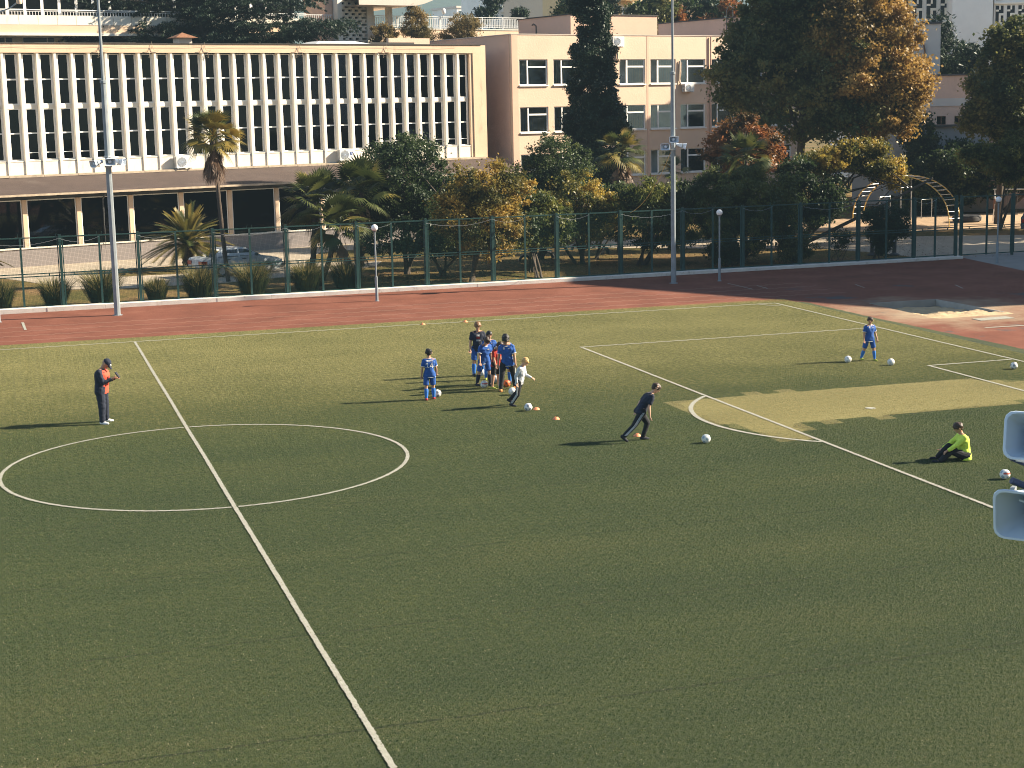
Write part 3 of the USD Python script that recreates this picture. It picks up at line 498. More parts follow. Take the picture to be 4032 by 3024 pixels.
def LW(s, n, z=0): c, q = math.cos(math.radians(RZ)), math.sin(math.radians(RZ)); return A([OX+c*s-q*n, OY+q*s+c*n, z])
cable('parapet_wire', [(LW(s, 3.9, 11.98), LW(s+6, 3.9, 11.98), .06) for s in range(-4, 32, 6)], .008, 'old_wood_edge', 'thin wire running along the peach parapet above the stars')
# air conditioners
ac = None
def aircon(label, loc, rz, sc=None):
    global ac
    if ac is not None: return copy(ac, 'air_conditioner', label, loc, rz, sc)
    t = thing('air_conditioner', label, 'air conditioner', loc, rz, None, None, sc)
    m = MB(); m.add(*loft([rrect(.96, .72, .03, y, cz=.36) for y in (.34, .34, .0, 0)])); lo = rrect(.96, .72, .03, 0, cz=.36); m.add(np.vstack([lo, [[0, 0, .36]]]), [[i, (i+1) % 16, 16] for i in range(16)]); part(t, 'casing', m, 'metal_white')
    m = MB(); th = np.linspace(0, 2*PI, 25)
    for rr in (.27, .21, .15, .09): m.tube(np.c_[-.12+rr*np.cos(th), 0*th-.012, .36+rr*np.sin(th)], .008, 4, False)
    for a in np.arange(0, PI, PI/6): m.tube([(-.12-.27*math.cos(a), -.014, .36-.27*math.sin(a)), (-.12+.27*math.cos(a), -.014, .36+.27*math.sin(a))], .005, 4)
    part(t, 'fan_guard', m, 'plastic_white')
    m = MB(); v, f = slab(Point(-.12, .36).buffer(.28), 0, .004); m.add(np.stack([v[:, 0], -v[:, 2]-.002, v[:, 1]], 1), f[:, ::-1]); part(t, 'fan_opening', m, 'concrete')
    m = MB()
    for i in range(9): m.box(-.483, -.48, .04, .30, .07+i*.068, .10+i*.068)
    part(t, 'side_louvre', m, 'metal_dark')
    m = bx(-.4, -.36, 0, .36, -.06, 0); m.box(.36, .4, 0, .36, -.06, 0); part(t, 'bracket', m, 'galvanised')
    ac = t; return t
aircon('air conditioner with a round fan low on the white facade, half behind the dark evergreen', LW(23.42, 3.62, 4.93), RZ)
aircon('white air conditioner low on the white facade, partly behind the tall palm', LW(12.45, 3.62, 4.86), RZ)
M('badge_blue', (.03, .09, .35), .5, .03); M('badge_white', (.8, .8, .8), .5, .03)
lb = thing('badge', 'small blue sticker on the air conditioner beside the dark evergreen', 'sticker', LW(23.76, 3.61, 5.37), RZ)
part(lb, 'plate', bx(-.07, .07, -.006, 0, -.09, .09), 'badge_blue'); m = MB()
for z in (-.02, .02): m.box(-.05, .05, -.008, -.006, z-.01, z+.01)
part(lb, 'print', m, 'badge_white')

def WW(s, n, z): return LW(.89+1.0215*s, n+2.3, -.05+1.008*z)
# ---- pink classroom wing
pw = thing('classroom_wing', 'pink stucco classroom wing with white framed windows behind the cypress', 'building', WW(0, 0, 0), RZ, None, None, (1.0215, 1.0, 1.008))
cols = [(34.9, 37.2), (37.66, 39.95), (40.4, 42.7), (43.2, 45.47), (45.93, 48.2), (48.62, 50.93), (51.4, 53.7), (54.1, 56.4), (57.0, 59.3)]
rows = [(3.16, 4.86), (6.32, 8.0), (9.45, 11.14)]
wall = Manifold.cube((26, .3, 13.1)).translate((34.36, 1.0, -.35))
wall = wall-Manifold.batch_boolean([Manifold.cube((b-a, 1, z1-z0)).translate((a, .6, z0)) for a, b in cols for z0, z1 in rows], m3.OpType.Add)
part(pw, 'front_wall', wall, 'pink_plaster')
part(pw, 'side_wall', bx(34.33, 34.63, 1.303, 16, -.3, 12.75), 'pink_smooth')
part(pw, 'corner_strip', bx(34.325, 34.8, .98, .997, -.3, 12.75), 'pink_smooth')
part(pw, 'coping', MB().box(34.28, 60.4, .96, 1.34, 12.753, 12.80).box(34.28, 34.68, 1.34, 16, 12.753, 12.80), 'pale_wall')
for s_ in (40.18, 45.7, 51.15): part(pw, 'wall_joint', bx(s_-.09, s_+.09, .985, .998, -.3, 12.7), 'pink_smooth')
part(pw, 'flat_roof', bx(34.63, 60, 1.3, 17, 12.2, 12.3), 'dark_roofing')
part(pw, 'interior', MB().box(34.63, 60, 1.95, 2.0, 0, 12.2).box(34.63, 60, 1.35, 4.6, 8.6, 8.8).box(34.63, 60, 1.35, 4.6, 5.4, 5.6).box(34.63, 60, 1.35, 4.6, 12.0, 12.19), 'sky_reflection_teal')  # teal back wall stands in for sky mirrored in the windows
r = np.random.default_rng(9)
for ci, (a, b) in enumerate(cols):
    for ri, (z0, z1) in enumerate(rows):
        mu = a+.7; op = (ri == 2 and ci in (3, 4)) or (ri == 0 and ci == 4); t_ = .06
        m = MB(); m.box(a, a+t_, 1.06, 1.14, z0, z1); m.box(b-t_-.04, b, 1.06, 1.14, z0, z1); m.box(a+t_, b-t_-.04, 1.06, 1.14, z1-t_, z1); m.box(a+t_, b-t_-.04, 1.06, 1.14, z0, z0+t_)
        m.box(mu-.05, mu+.05, 1.055, 1.14, z0+t_, z1-t_); m.box(mu+.05, b-t_-.04, 1.06, 1.14, z1-.56, z1-.45)
        w = part(pw, 'window', m, 'window_frame')
        m = MB(); m.box(a-.03, b+.03, .90, 1.05, z0-.09, z0-.005); part(w, 'sill', m, 'metal_white')
        if not op: part(w, 'pane', bx(a+t_, mu-.05, 1.09, 1.10, z0+t_, z1-t_), 'glass_clear')
        else: m = bx(a+t_, a+t_+.04, 1.16, 1.70, z0+t_, z1-t_); part(w, 'open_leaf', m, 'window_frame'); part(w, 'dark_opening', bx(a-.02, mu+.02, 1.90, 1.94, z0, z1), 'interior_dark')
        part(w, 'pane', bx(mu+.05, b-t_-.04, 1.09, 1.10, z1-.45, z1-t_), 'glass_clear'); part(w, 'pane', bx(mu+.05, b-t_-.04, 1.09, 1.10, z0+t_, z1-.56), 'glass_clear')
        kind = ['none', 'blind', 'blind', 'blind', 'blind', 'shade', 'blind', 'none', 'blind'][ci] if ri == 2 else ['blind', 'blind', 'blind', 'blind', 'side', 'none', 'blind', 'side', 'none'][ci]
        x0 = a+t_ if not op else mu
        if kind == 'blind':
            for x in np.arange(x0+.03, b-.12, .15):
                if r.random() < .92: part(w, 'blind_slat', MB().add(A([[x, 1.24, z0+.08], [x+.085, 1.29, z0+.08], [x+.085, 1.29, z1-.06], [x, 1.24, z1-.06]]), [[0, 1, 2, 3]]), 'blind')
        elif kind == 'side':
            for x in np.arange(x0+.02, x0+.5, .13): part(w, 'blind_slat', MB().add(A([[x, 1.24, z0+.08], [x+.085, 1.29, z0+.08], [x+.085, 1.29, z1-.06], [x, 1.24, z1-.06]]), [[0, 1, 2, 3]]), 'blind')
        elif kind == 'shade': part(w, 'roller_shade', bx(a+t_, b-t_-.04, 1.2, 1.21, z0+.55, z1-.06), 'metal_white')
aircon('air conditioner under the parapet of the pink wing, right of the cypress', WW(42.9, .62, 11.98), RZ, (1.0, 1.0, .95))
aircon('air conditioner between the window rows of the pink wing, right of the shaded mast', WW(49.15, .62, 8.86), RZ, (.9, 1.0, .78))
m = MB(); m.tube([(43.0, .92, 11.9), (43.02, .93, 11.2), (43.2, .95, 10.98)], .05, 6); m.tube([(48.5, .93, 11.0), (48.45, .93, 9.6), (48.62, .85, 9.3)], .05, 6); m.tube([(48.66, .93, 10.9), (48.56, .93, 9.7)], .03, 6); part(pw, 'refrigerant_pipe', m, 'old_wood_edge')
m = MB(); m.tube([(51.35, .9, 12.7), (51.35, .9, 2)], .06, 8); part(pw, 'downpipe', m, 'pink_smooth', 40)
part(pw, 'roof_room', MB().box(41.3, 48.95, 4, 10.5, 12.1, 14.3), 'pink_smooth')
part(pw, 'roof_room_edge', MB().box(41.22, 49.03, 3.93, 10.6, 14.303, 14.37), 'dark_roofing')
m = MB(); m.tube([(41.27, 8.2, 12.3), (41.27, 8.2, 13.75), (41.2, 8.45, 13.9), (41.2, 8.6, 13.8)], .045, 6); part(pw, 'vent_pipe', m, 'metal_dark', 40)
part(pw, 'roof_room', MB().box(58.0, 64, 4, 15.2, 12.1, 14.42), 'pink_smooth'); part(pw, 'roof_room_edge', MB().box(57.92, 64, 3.93, 15.3, 14.423, 14.5), 'dark_roofing')
m = MB()
for y in (6.0, 6.7):
    pts = [(57.86, y, 12.3), (57.86, y, 15.0), (57.95, y, 15.25), (58.2, y, 15.35), (58.45, y, 15.2), (58.5, y, 14.5)]; m.tube(pts, .03, 6)
for z in np.arange(12.6, 14.6, .42): m.tube([(57.86, 6.0, z), (57.86, 6.7, z)], .02, 6)
part(pw, 'roof_ladder', m, 'metal_dark', 40)
part(tb, 'low_parapet', bx(31.0, 34.3, 11, 11.3, 12.05, 12.9), 'pink_plaster')

# ---- balcony block behind the cedar
bb = thing('balcony_block', 'pale block with a white balcony and dark windows behind the cedar', 'building', (OX, OY, 0), RZ)
part(bb, 'wall', MB().box(-20, 30.4, 24, 30, -3, 14.6).box(-20, 30.4, 24, 30, 17.6, 22), 'white_plaster')
part(bb, 'floor_band', bx(-20, 30.4, 22.02, 24, 13.64, 14.17), 'peach_plaster'); part(bb, 'floor_slab', bx(-20, 30.4, 21.9, 24, 13.46, 13.637), 'white_plaster')
for s in np.arange(-8, 30, 1.31):
    part(bb, 'balcony_panel', bx(s+.015, s+1.295, 22.0, 22.06, 14.18, 14.80), 'white_plaster')
m = bx(-20, 30.4, 21.98, 22.05, 15.12, 15.19); m.box(-20, 30.4, 21.99, 22.04, 15.03, 15.06); part(bb, 'balcony_rail', m, 'metal_white')
m = MB()
for s in np.arange(-8, 30, .2): m.box(s-.02, s+.02, 22.0, 22.03, 14.8, 15.05)
part(bb, 'balusters', m, 'metal_white', kind='stuff')
part(bb, 'upper_interior', bx(-20, 30.4, 25.5, 25.6, 14.2, 17.6), 'interior_dark')
for s in np.arange(-7.9, 30, 1.2):
    m = bx(s-.1, s+.1, 23.9, 24.0, 14.6, 17.6); w = part(bb, 'upper_window', m, 'window_frame'); part(w, 'pane', bx(s+.1, s+1.1, 23.94, 23.95, 14.6, 17.6), 'glass_dark')
for s in np.arange(-7.6, 30, 2.9):
    w = part(bb, 'lower_window', MB().box(s, s+2.3, 23.95, 23.99, 13.4, 13.46).box(s, s+.08, 23.95, 23.99, 12, 13.4).box(s+1.7, s+1.78, 23.95, 23.99, 12, 13.4), 'window_frame'); part(w, 'pane', bx(s+.08, s+2.2, 23.97, 23.985, 12, 13.4), 'glass_dark')
m = MB(); m.tube([(7.6, 21.5, 14.9), (8.3, 21.3, 15.2), (8.8, 21.1, 15.6)], .05, 6); t_ = thing('floodlamp', 'beige floodlamp on an arm in front of the white balcony', 'lamp', (OX, OY, 0), RZ)
part(t_, 'arm', m, 'galvanised', 40); m = MB(); m.lathe([(.001, 0), (.16, .0), (.2, .12), (.19, .35), (.12, .55), (.001, .6)], 12, (8.85, 21.1, 15.45)); part(t_, 'lamp_head', m, 'peach_plaster', 40)
# ---- stair tower with lattice screen, terrace and curved roof
st = thing('stair_tower', 'white stair tower with a lattice block screen beside the terrace railing', 'building', (OX, OY, 0), RZ)
part(st, 'pillar', bx(33.0, 33.38, 21.9, 25, 0, 19), 'white_plaster'); part(st, 'pillar', bx(35.5, 36.08, 21.9, 25, 0, 19), 'white_plaster'); part(st, 'pillar', bx(32.3, 32.95, 22.6, 26, 0, 19), 'pink_smooth')
part(st, 'core', bx(33.38, 35.5, 23.0, 23.1, 0, 19), 'interior_dark')
for j in range(26):
    z = 11.9+j*.26
    part(st, 'lattice_course', bx(33.383, 35.497, 22.02, 22.25, z, z+.10), 'white_plaster')
    for i in range(4):
        s = 33.42+i*.56+(j % 2)*.28
        if s < 35.3: part(st, 'lattice_block', bx(s, min(s+.26, 35.49), 22.02, 22.25, z+.102, z+.258), 'white_plaster')
te = thing('terrace', 'raised terrace with a white railing above a low peach wall', 'terrace', (OX, OY, 0), RZ)
part(te, 'terrace_wall', bx(36.083, 58, 22.0, 30, 0, 14.12), 'peach_plaster'); part(te, 'terrace_slab', bx(36.083, 58, 21.95, 24, 14.123, 14.2), 'white_plaster')
m = bx(36.1, 58, 22, 22.06, 15.08, 15.13); m.box(36.1, 58, 22, 22.04, 14.96, 14.98); m.box(36.1, 58, 22, 22.04, 14.30, 14.33); m.box(36.1, 58, 22, 22.04, 14.46, 14.48); part(te, 'handrail', m, 'metal_white')
for s in np.arange(36.2, 50, 1.95): part(te, 'rail_post', bx(s-.03, s+.03, 21.99, 22.07, 14.2, 15.08), 'metal_white')
m = MB()
for s in np.arange(36.2, 58, .16): m.box(s-.016, s+.016, 22.01, 22.04, 14.3, 15.0)
part(te, 'balusters', m, 'metal_white', kind='stuff')
m = bx(30.2, 32.6, 22, 22.05, 15.08, 15.13); m.box(30.2, 32.6, 22, 22.05, 14.5, 14.53)
for s in np.arange(30.25, 32.6, .17): m.box(s-.015, s+.015, 22.01, 22.04, 14.53, 15.08)
part(te, 'side_railing', m, 'metal_white', kind='stuff')
m = MB(); xs = np.linspace(33.5, 41.2, 12); zl = 15.72+np.clip((xs-38.2)/3, 0, 1)**1.6*1.1
v = np.vstack([np.c_[xs, np.full(12, y), zl+dz] for y, dz in ((19.5, .0), (19.5, .5), (26, .5), (26, .0))]); i = np.arange(11)
for a_ in range(4): q = (a_+1) % 4; m.add(v, np.stack([i+a_*12, i+1+a_*12, i+1+q*12, i+q*12], 1))
part(te, 'curved_canopy', m, 'pale_wall'); part(te, 'canopy_column', bx(37.0, 37.4, 21.4, 21.8, 14.2, 15.72), 'white_plaster')
dl = thing('floodlamp', 'round pale lamp on a curved stalk above the terrace railing', 'lamp', LW(42.3, 21.9, 15.1), RZ); m = MB(); m.tube([(-.1, 0, -.1), (-.05, 0, .15), (0, 0, .25)], .03, 6); part(dl, 'stalk', m, 'galvanised'); m = MB(); m.sphere((.02, 0, .42), .22, 2, (.8, .6, 1)); part(dl, 'lamp_head', m, 'globe', True)

# ---- far buildings
def flats(name, label, loc, rz, w, d, h, wall, floors, bays, z_from=0, kind='std'):
    t = thing(name, label, 'building', loc, rz)
    part(t, 'wall', bx(0, w, 0, d, -30, h), wall)
    part(t, 'roof', MB().box(-.3, w+.3, -.3, d+.3, h+.003, h+.5), 'pale_wall')
    fh = h/floors; bw = w/bays
    for k in range(floors):
        z = k*fh
        if z+fh < z_from: continue
        for i in range(bays):
            x = i*bw
            if kind == 'std':
                wdw = part(t, 'window', bx(x+bw*.25, x+bw*.75, -.06, .02, z+fh*.3, z+fh*.82), 'window_frame'); part(wdw, 'pane', bx(x+bw*.29, x+bw*.71, -.09, -.063, z+fh*.34, z+fh*.78), 'far_pane')
                if (i+k) % 2 == 0: part(t, 'balcony', bx(x+bw*.15, x+bw*.95, -1.1, -.1, z-.1, z+fh*.32), wall)
            else:
                wdw = part(t, 'lattice_opening', bx(x+bw*.16, x+bw*.84, -.05, .02, z+fh*.12, z+fh*.86), 'interior_dark')
                m = bx(x+bw*.43, x+bw*.60, -.12, -.05, z+fh*.12, z+fh*.52); m.box(x+bw*.60, x+bw*.84, -.12, -.05, z+fh*.42, z+fh*.52); m.box(x+bw*.16, x+bw*.43, -.12, -.05, z+fh*.60, z+fh*.68); m.box(x+bw*.45, x+bw*.58, -.12, -.05, z+fh*.68, z+fh*.86); part(wdw, 'lattice', m, 'white_plaster')
        if kind != 'std': part(t, 'floor_ledge', bx(0, w, -.22, -.001, z+fh*.93, z+fh), 'white_plaster')
    return t
M('far_pane', (.06, .08, .09), .15, .3, 2)
M('far_white', (.70, .68, .64), .8, .1, .2); M('far_beige', (.58, .46, .34), .8, .08, .2); M('far_yellow', (.62, .45, .24), .8, .08, .2)
flats('apartment_house', 'far white apartment house with a pitched balcony front at the foot of the hill', (110.0, 378, 0), 17, 8.6, 12, 34.0, 'far_white', 11, 4, 25)
flats('apartment_house', 'tall far white apartment house on the hillside left of the pink wing', (111.8, 356, 0), 17, 7.2, 12, 38, 'far_white', 12, 4, 25)
flats('apartment_house', 'slim far white tower of flats left of the beige block', (119.2, 354, 0), 17, 5.6, 12, 40, 'far_white', 13, 3, 25)
flats('beige_block', 'plain beige block of flats left of the cypress top', (61.4, 157.5, 0), 12, 9, 12, 24, 'far_beige', 7, 4, 15)
flats('yellow_block', 'yellow block of flats with white windows behind the cypress', (52.6, 117, 0), 14, 14, 10, 22, 'far_yellow', 6, 6, 14)
lt = flats('lattice_tower', 'tall white block with concrete lattice openings behind the big autumn tree', (81.6, 118.6, 0), -14, 10.4, 10, 24, 'far_white', 9, 7, 8, 'lat')
wt = thing('white_tower', 'blank white gable wall of a tall tower between the autumn trees', 'building', (88.55, 111.0, 0), -26)
part(wt, 'wall', bx(0, 3.95, 0, 9, -5, 26), 'far_white'); part(wt, 'roof', bx(-.2, 4.1, -.2, 9.2, 26.003, 26.4), 'pale_wall')
flats('lattice_tower', 'white tower with lattice openings behind the orange tree at the right edge', (92.5, 109.7, 0), -20, 9, 9, 24, 'far_white', 11, 8, 8, 'lat')
ph = thing('pale_hall', 'plain pale lilac hall wall with a vent pipe right of the big autumn tree', 'building', (59.0, 77.4, 0), -30)
part(ph, 'wall', bx(0, 6.45, 0, 12, 0, 13.6), 'pale_wall'); part(ph, 'roof', bx(-.1, 6.5, -.1, 12, 13.603, 13.75), 'dark_roofing'); m = MB(); m.tube([(5.3, -.1, 3), (5.3, -.1, 11.6), (5.2, -.15, 12.1), (5.05, -.2, 12.2), (5.02, -.2, 12.0)], .07, 6); part(ph, 'vent_pipe', m, 'rust', 40)
pg = thing('pink_gymnasium', 'low pink gymnasium wall with a pale band and two square windows', 'building', (58.3, 69.4, 0), -27)
g = Manifold.cube((9, .3, 9.6))
g = g-Manifold.batch_boolean([Manifold.cube((.62, 1, .62)).translate((x, -.4, 6.12)) for x in (2.72, 3.95, 5.2, 6.45)], m3.OpType.Add)
part(pg, 'wall', g, 'pink_smooth'); part(pg, 'band', bx(0, 9, -.04, -.003, 7.45, 8.0), 'pale_wall'); part(pg, 'roof', bx(-.1, 9.1, -.1, 8, 9.603, 9.72), 'dark_roofing'); part(pg, 'interior', bx(0, 9, 1.2, 1.3, 0, 9.5), 'interior_dark')
for x in (2.72, 3.95, 5.2, 6.45): w = part(pg, 'window', MB().box(x, x+.62, .1, .16, 6.12, 6.17).box(x, x+.62, .1, .16, 6.69, 6.74).box(x+.28, x+.34, .1, .16, 6.17, 6.69), 'rust'); part(w, 'pane', bx(x, x+.62, .12, .13, 6.17, 6.69), 'glass_dark')
gs = thing('grey_annexe', 'low blue grey annexe wall in the shade below the pink gymnasium', 'building', (56.2, 67.3, 0), -27)
part(gs, 'wall', bx(0, 7, 0, 4, 0, 6.0), 'blue_grey_wall'); part(gs, 'roof', bx(-.1, 7.1, -.15, 4, 6.003, 6.14), 'dark_roofing')
# hill behind the town
gx, gy = np.meshgrid(np.linspace(-1400, 2400, 120), np.linspace(620, 2000, 60)); P = np.c_[gx.ravel(), gy.ravel()]
h = 150*np.clip((P[:, 1]-640)/800, 0, 1)**1.1*(0.75+.6*(meshkit.fbm(np.c_[P/420, 0*P[:, 0]], 4, 8)-.2))+20*np.clip((P[:, 1]-640)/200, 0, 1)*(meshkit.fbm(np.c_[P/60, 0*P[:, 0]], 3, 2)-.4); h = np.maximum(h, -.4); n_ = 120
ii = (np.arange(59)[:, None]*n_+np.arange(119)[None]).ravel()
top('hill', (np.c_[P, h], np.stack([ii, ii+1, ii+n_+1, ii+n_], 1)), 'hill_green', 'wooded hillside fading into blue haze above the town', 'hill', 'structure', smooth=True)
# tall block right of the frame: it throws the long shade over the track and the gate
sb = thing('tall_block', 'tall block of flats beside the pitch throwing the long shade across the track', 'building', (0, 0, 0))
m = MB(); m.add(*slab(Polygon([(64, 12.8), (55.6, 28.0), (58, 37.5), (76, 37.5), (76, 12.8)]), 0, 20)); part(sb, 'wall', m, 'far_white')
m = MB(); m.add(*slab(Polygon([(63.9, 12.4), (55.2, 28.1), (57.7, 37.9), (76.4, 37.9), (76.4, 12.4)]), 20.003, 20.4)); part(sb, 'roof', m, 'pale_wall')

tb2 = thing('tall_block', 'second tall block beyond the playground shading the pink wing', 'building', (0, 0, 0))
m = MB(); m.add(*slab(Polygon([(72.5, 61.5), (72.5, 72), (84, 72), (84, 61.5)]), 0, 25.5)); part(tb2, 'wall', m, 'far_white')
m = MB(); m.add(*slab(Polygon([(72.2, 61.2), (72.2, 72.3), (84.3, 72.3), (84.3, 61.2)]), 25.503, 25.9)); part(tb2, 'roof', m, 'pale_wall')

gx, gy = np.meshgrid(np.linspace(-700, 700, 40), np.linspace(-500, -90, 20)); P = np.c_[gx.ravel(), gy.ravel()]  # made-up slope behind the camera, put in to darken window reflections
h = np.clip((-95-P[:, 1])*.55, 0, 120)*(.8+.5*(meshkit.fbm(np.c_[P/90, 0*P[:, 0]], 3, 4)-.3))-1; ii = (np.arange(19)[:, None]*40+np.arange(39)[None]).ravel()
top('hill', (np.c_[P, h], np.stack([ii, ii+1, ii+41, ii+40], 1)), 'hill_green', 'added unseen wooded slope behind the photographer, darkening window reflections', 'hill', 'structure', smooth=True)

usdkit.material(stage, '/World/Looks/haze', {'v': ('principled_volume', {'color': (.55, .80, 1.0), 'density': .0002, 'anisotropy': 0.0})}, [], volume='v.volume')
MATS['haze'] = usdkit.UsdShade.Material.Get(stage, '/World/Looks/haze')
top('haze', MB().box(-1600, 2600, -600, 2100, -1.6, 215), 'haze', 'thin blue autumn haze over the whole town', 'haze', 'stuff')
# ------------------------------------------------------------------ vegetation
LEAF('leaf_dark', [(0.020, 0.037, 0.013), (0.043, 0.070, 0.020), (0.081, 0.106, 0.031), (0.188, 0.106, 0.037)], .35)
LEAF('leaf_rounded', [(0.031, 0.053, 0.017), (0.070, 0.099, 0.030), (0.171, 0.178, 0.049), (0.296, 0.225, 0.062)], .35)
LEAF('leaf_orange', [(.05, .062, .016), (.17, .145, .035), (.40, .27, .055), (.44, .24, .05), (.32, .15, .035)], .4)
LEAF('leaf_yellow', [(0.046, 0.069, 0.017), (0.207, 0.172, 0.034), (0.460, 0.322, 0.057), (0.575, 0.356, 0.063), (0.414, 0.196, 0.040)], .42)
LEAF('leaf_yellow_green', [(0.030, 0.051, 0.014), (0.108, 0.128, 0.030), (0.270, 0.257, 0.049), (0.459, 0.365, 0.068)], .4)
LEAF('leaf_rust', [(0.091, 0.058, 0.018), (0.260, 0.104, 0.029), (0.390, 0.130, 0.036), (0.312, 0.195, 0.046)], .4)
LEAF('leaf_sun_painted', [(0.157, 0.106, 0.028), (0.336, 0.213, 0.056), (0.470, 0.302, 0.090), (0.538, 0.336, 0.112), (0.403, 0.190, 0.056)], .38, .35)  # gold leaf tones that paint sunlight onto the big autumn tree
LEAF('leaf_autumn_green', [(0.054, 0.081, 0.025), (0.154, 0.154, 0.044), (0.362, 0.281, 0.073), (0.600, 0.362, 0.100)], .42, .4)
LEAF('needle_dark', [(0.013, 0.028, 0.015), (0.024, 0.048, 0.022), (0.042, 0.070, 0.028)], .2)
LEAF('needle_cedar', [(0.013, 0.029, 0.018), (0.029, 0.051, 0.026), (0.066, 0.077, 0.033)], .2)
LEAF('leaf_weeping', [(.10, .085, .03), (.26, .18, .06), (.36, .24, .09)], .4)
LEAF('palm_leaf', [(0.046, 0.065, 0.019), (0.098, 0.111, 0.029), (0.182, 0.163, 0.046)], .25)
LEAF('palm_yellow', [(0.121, 0.115, 0.027), (0.257, 0.189, 0.041), (0.405, 0.243, 0.054)], .3)
LEAF('palm_dead', [(.13, .08, .05), (.22, .14, .09), (.30, .20, .13)], .2)
LEAF('tuft_blade', [(.022, .036, .010), (.05, .062, .016), (.11, .10, .03)], .3, 2.0); LEAF('tuft_tip', [(.16, .14, .05), (.34, .28, .11), (.42, .35, .16)], .3, 2.0)
LEAF('litter_leaf', [(.16, .08, .03), (.28, .15, .06), (.36, .24, .10)], .1)

def leaves(P, size, aspect, r, up=.25, out=None, droop=0.0):
    """one diamond leaf per point"""
    n = len(P); d = r.normal(size=(n, 3)); d /= np.linalg.norm(d, axis=1, keepdims=True)
    if droop: d = d*(1-droop)+A([0, 0, -1.0])*droop; d /= np.linalg.norm(d, axis=1, keepdims=True)
    nrm = r.normal(size=(n, 3))+A([0, 0, up*2]); 
    if out is not None: nrm += out*.9
    s = np.cross(d, nrm); s /= np.linalg.norm(s, axis=1, keepdims=True)+1e-9
    L = size*(.7+.6*r.random((n, 1))); w = L*aspect
    v = np.stack([P-d*L/2, P+s*w/2+d*L*.05, P+d*L/2, P-s*w/2+d*L*.05], 1).reshape(-1, 3)
    f = (np.arange(n)[:, None]*4+A([0, 1, 2, 3])[None]); return v, np.vstack([f[:, [0, 1, 2]], f[:, [0, 2, 3]]])
def crown(blobs, n, r, clump=.45, depth_squash=1.0, rough=.22, inner=.25):
    """points clustered in clumps over the blobs' shells; returns points and outward directions"""
    B = A(blobs, float); area = (B[:, 3]*B[:, 4])**1.0; share = area/area.sum(); P, O = [], []
    for b, q in zip(B, share):
        k = int(n*q); nc = max(6, int(2.2*b[3]*b[4]*4/(clump**2)*.5)); R = A([b[3], b[3]*depth_squash, b[4]])
        d = r.normal(size=(nc, 3)); d /= np.linalg.norm(d, axis=1, keepdims=True)
        rad = np.where(r.random(nc) < inner, .35+.5*r.random(nc), .82+rough*(r.random(nc)-.35)); C = b[:3]+d*R*rad[:, None]
        w = r.random(nc)**1.5+.15; idx = r.choice(nc, k, p=w/w.sum()); cs = clump*(.5+.9*r.random(nc))
        p = C[idx]+r.normal(size=(k, 3))*(cs[idx]*.55)[:, None]*A([1, 1, .7]); P.append(p); o = (p-b[:3])/R; O.append(o/(np.linalg.norm(o, axis=1, keepdims=True)+1e-9))
    return np.vstack(P), np.vstack(O)
def limb_tree(m, base, top_, r0, targets, r, bend=.3):
    base, top_ = A(base, float), A(top_, float); mid = (base+top_)/2+A([r.normal(0, bend), r.normal(0, bend), 0])
    t = np.linspace(0, 1, 7)[:, None]; P = (1-t)**2*base+2*t*(1-t)*mid+t*t*top_; m.tube(P, np.linspace(r0, r0*.5, 7), 8)
    for q in targets:
        q = A(q, float); k = r.integers(3, 7); p0 = P[k]; mm = (p0+q)/2+A([r.normal(0, .25), r.normal(0, .25), r.random()*.3]); u = np.linspace(0, 1, 6)[:, None]
        m.tube((1-u)**2*p0+2*u*(1-u)*mm+u*u*q, np.linspace(r0*.42, r0*.08, 6), 6)
TSEED = [100]
def tree(name, label, base, blobs, n, leaf, size=.2, aspect=.6, trunk=.14, clump=.45, stems=1, cat='tree', trunk_top=None, squash=1.0, up=.25, droop=0.0, group=None, spread=.6, minz=None, rough=.34, inner=.25, bark='bark', extra=None):
    TSEED[0] += 1; r = np.random.default_rng(TSEED[0]); base = A([base[0], base[1], -.03]); t = thing(name, label, cat, base, 0, group)
    B = A(blobs, float).copy(); B[:, :3] -= base; B[:, 3:] *= 1.10; n = int(n*1.12)
    P, O = crown(B, n, r, clump, squash, rough, inner)
    if minz is not None: k = P[:, 2] > minz+.3*r.random(len(P)); P, O = P[k], O[k]
    part(t, 'crown', leaves(P, size, aspect, r, up, O, droop), leaf)
    if extra:
        for e in extra: e(t, r, B)
    c = B[np.argmax(B[:, 3]*B[:, 4]), :3] if trunk_top is None else A(trunk_top)-base
    for i in range(stems):
        m = MB(); o = A([r.normal(0, .12), r.normal(0, .12), 0])*(stems > 1); tgt = B[r.permutation(len(B))[:max(3, len(B)//stems)], :3]
        tt = c if stems == 1 else c+A([r.normal(0, spread), r.normal(0, spread), r.normal(0, .3)-.3]); limb_tree(m, o, tt, trunk*(1 if stems == 1 else .8), tgt, r, .08 if stems == 1 else .25)
        part(t, 'trunk', m, bark, True)
    return t
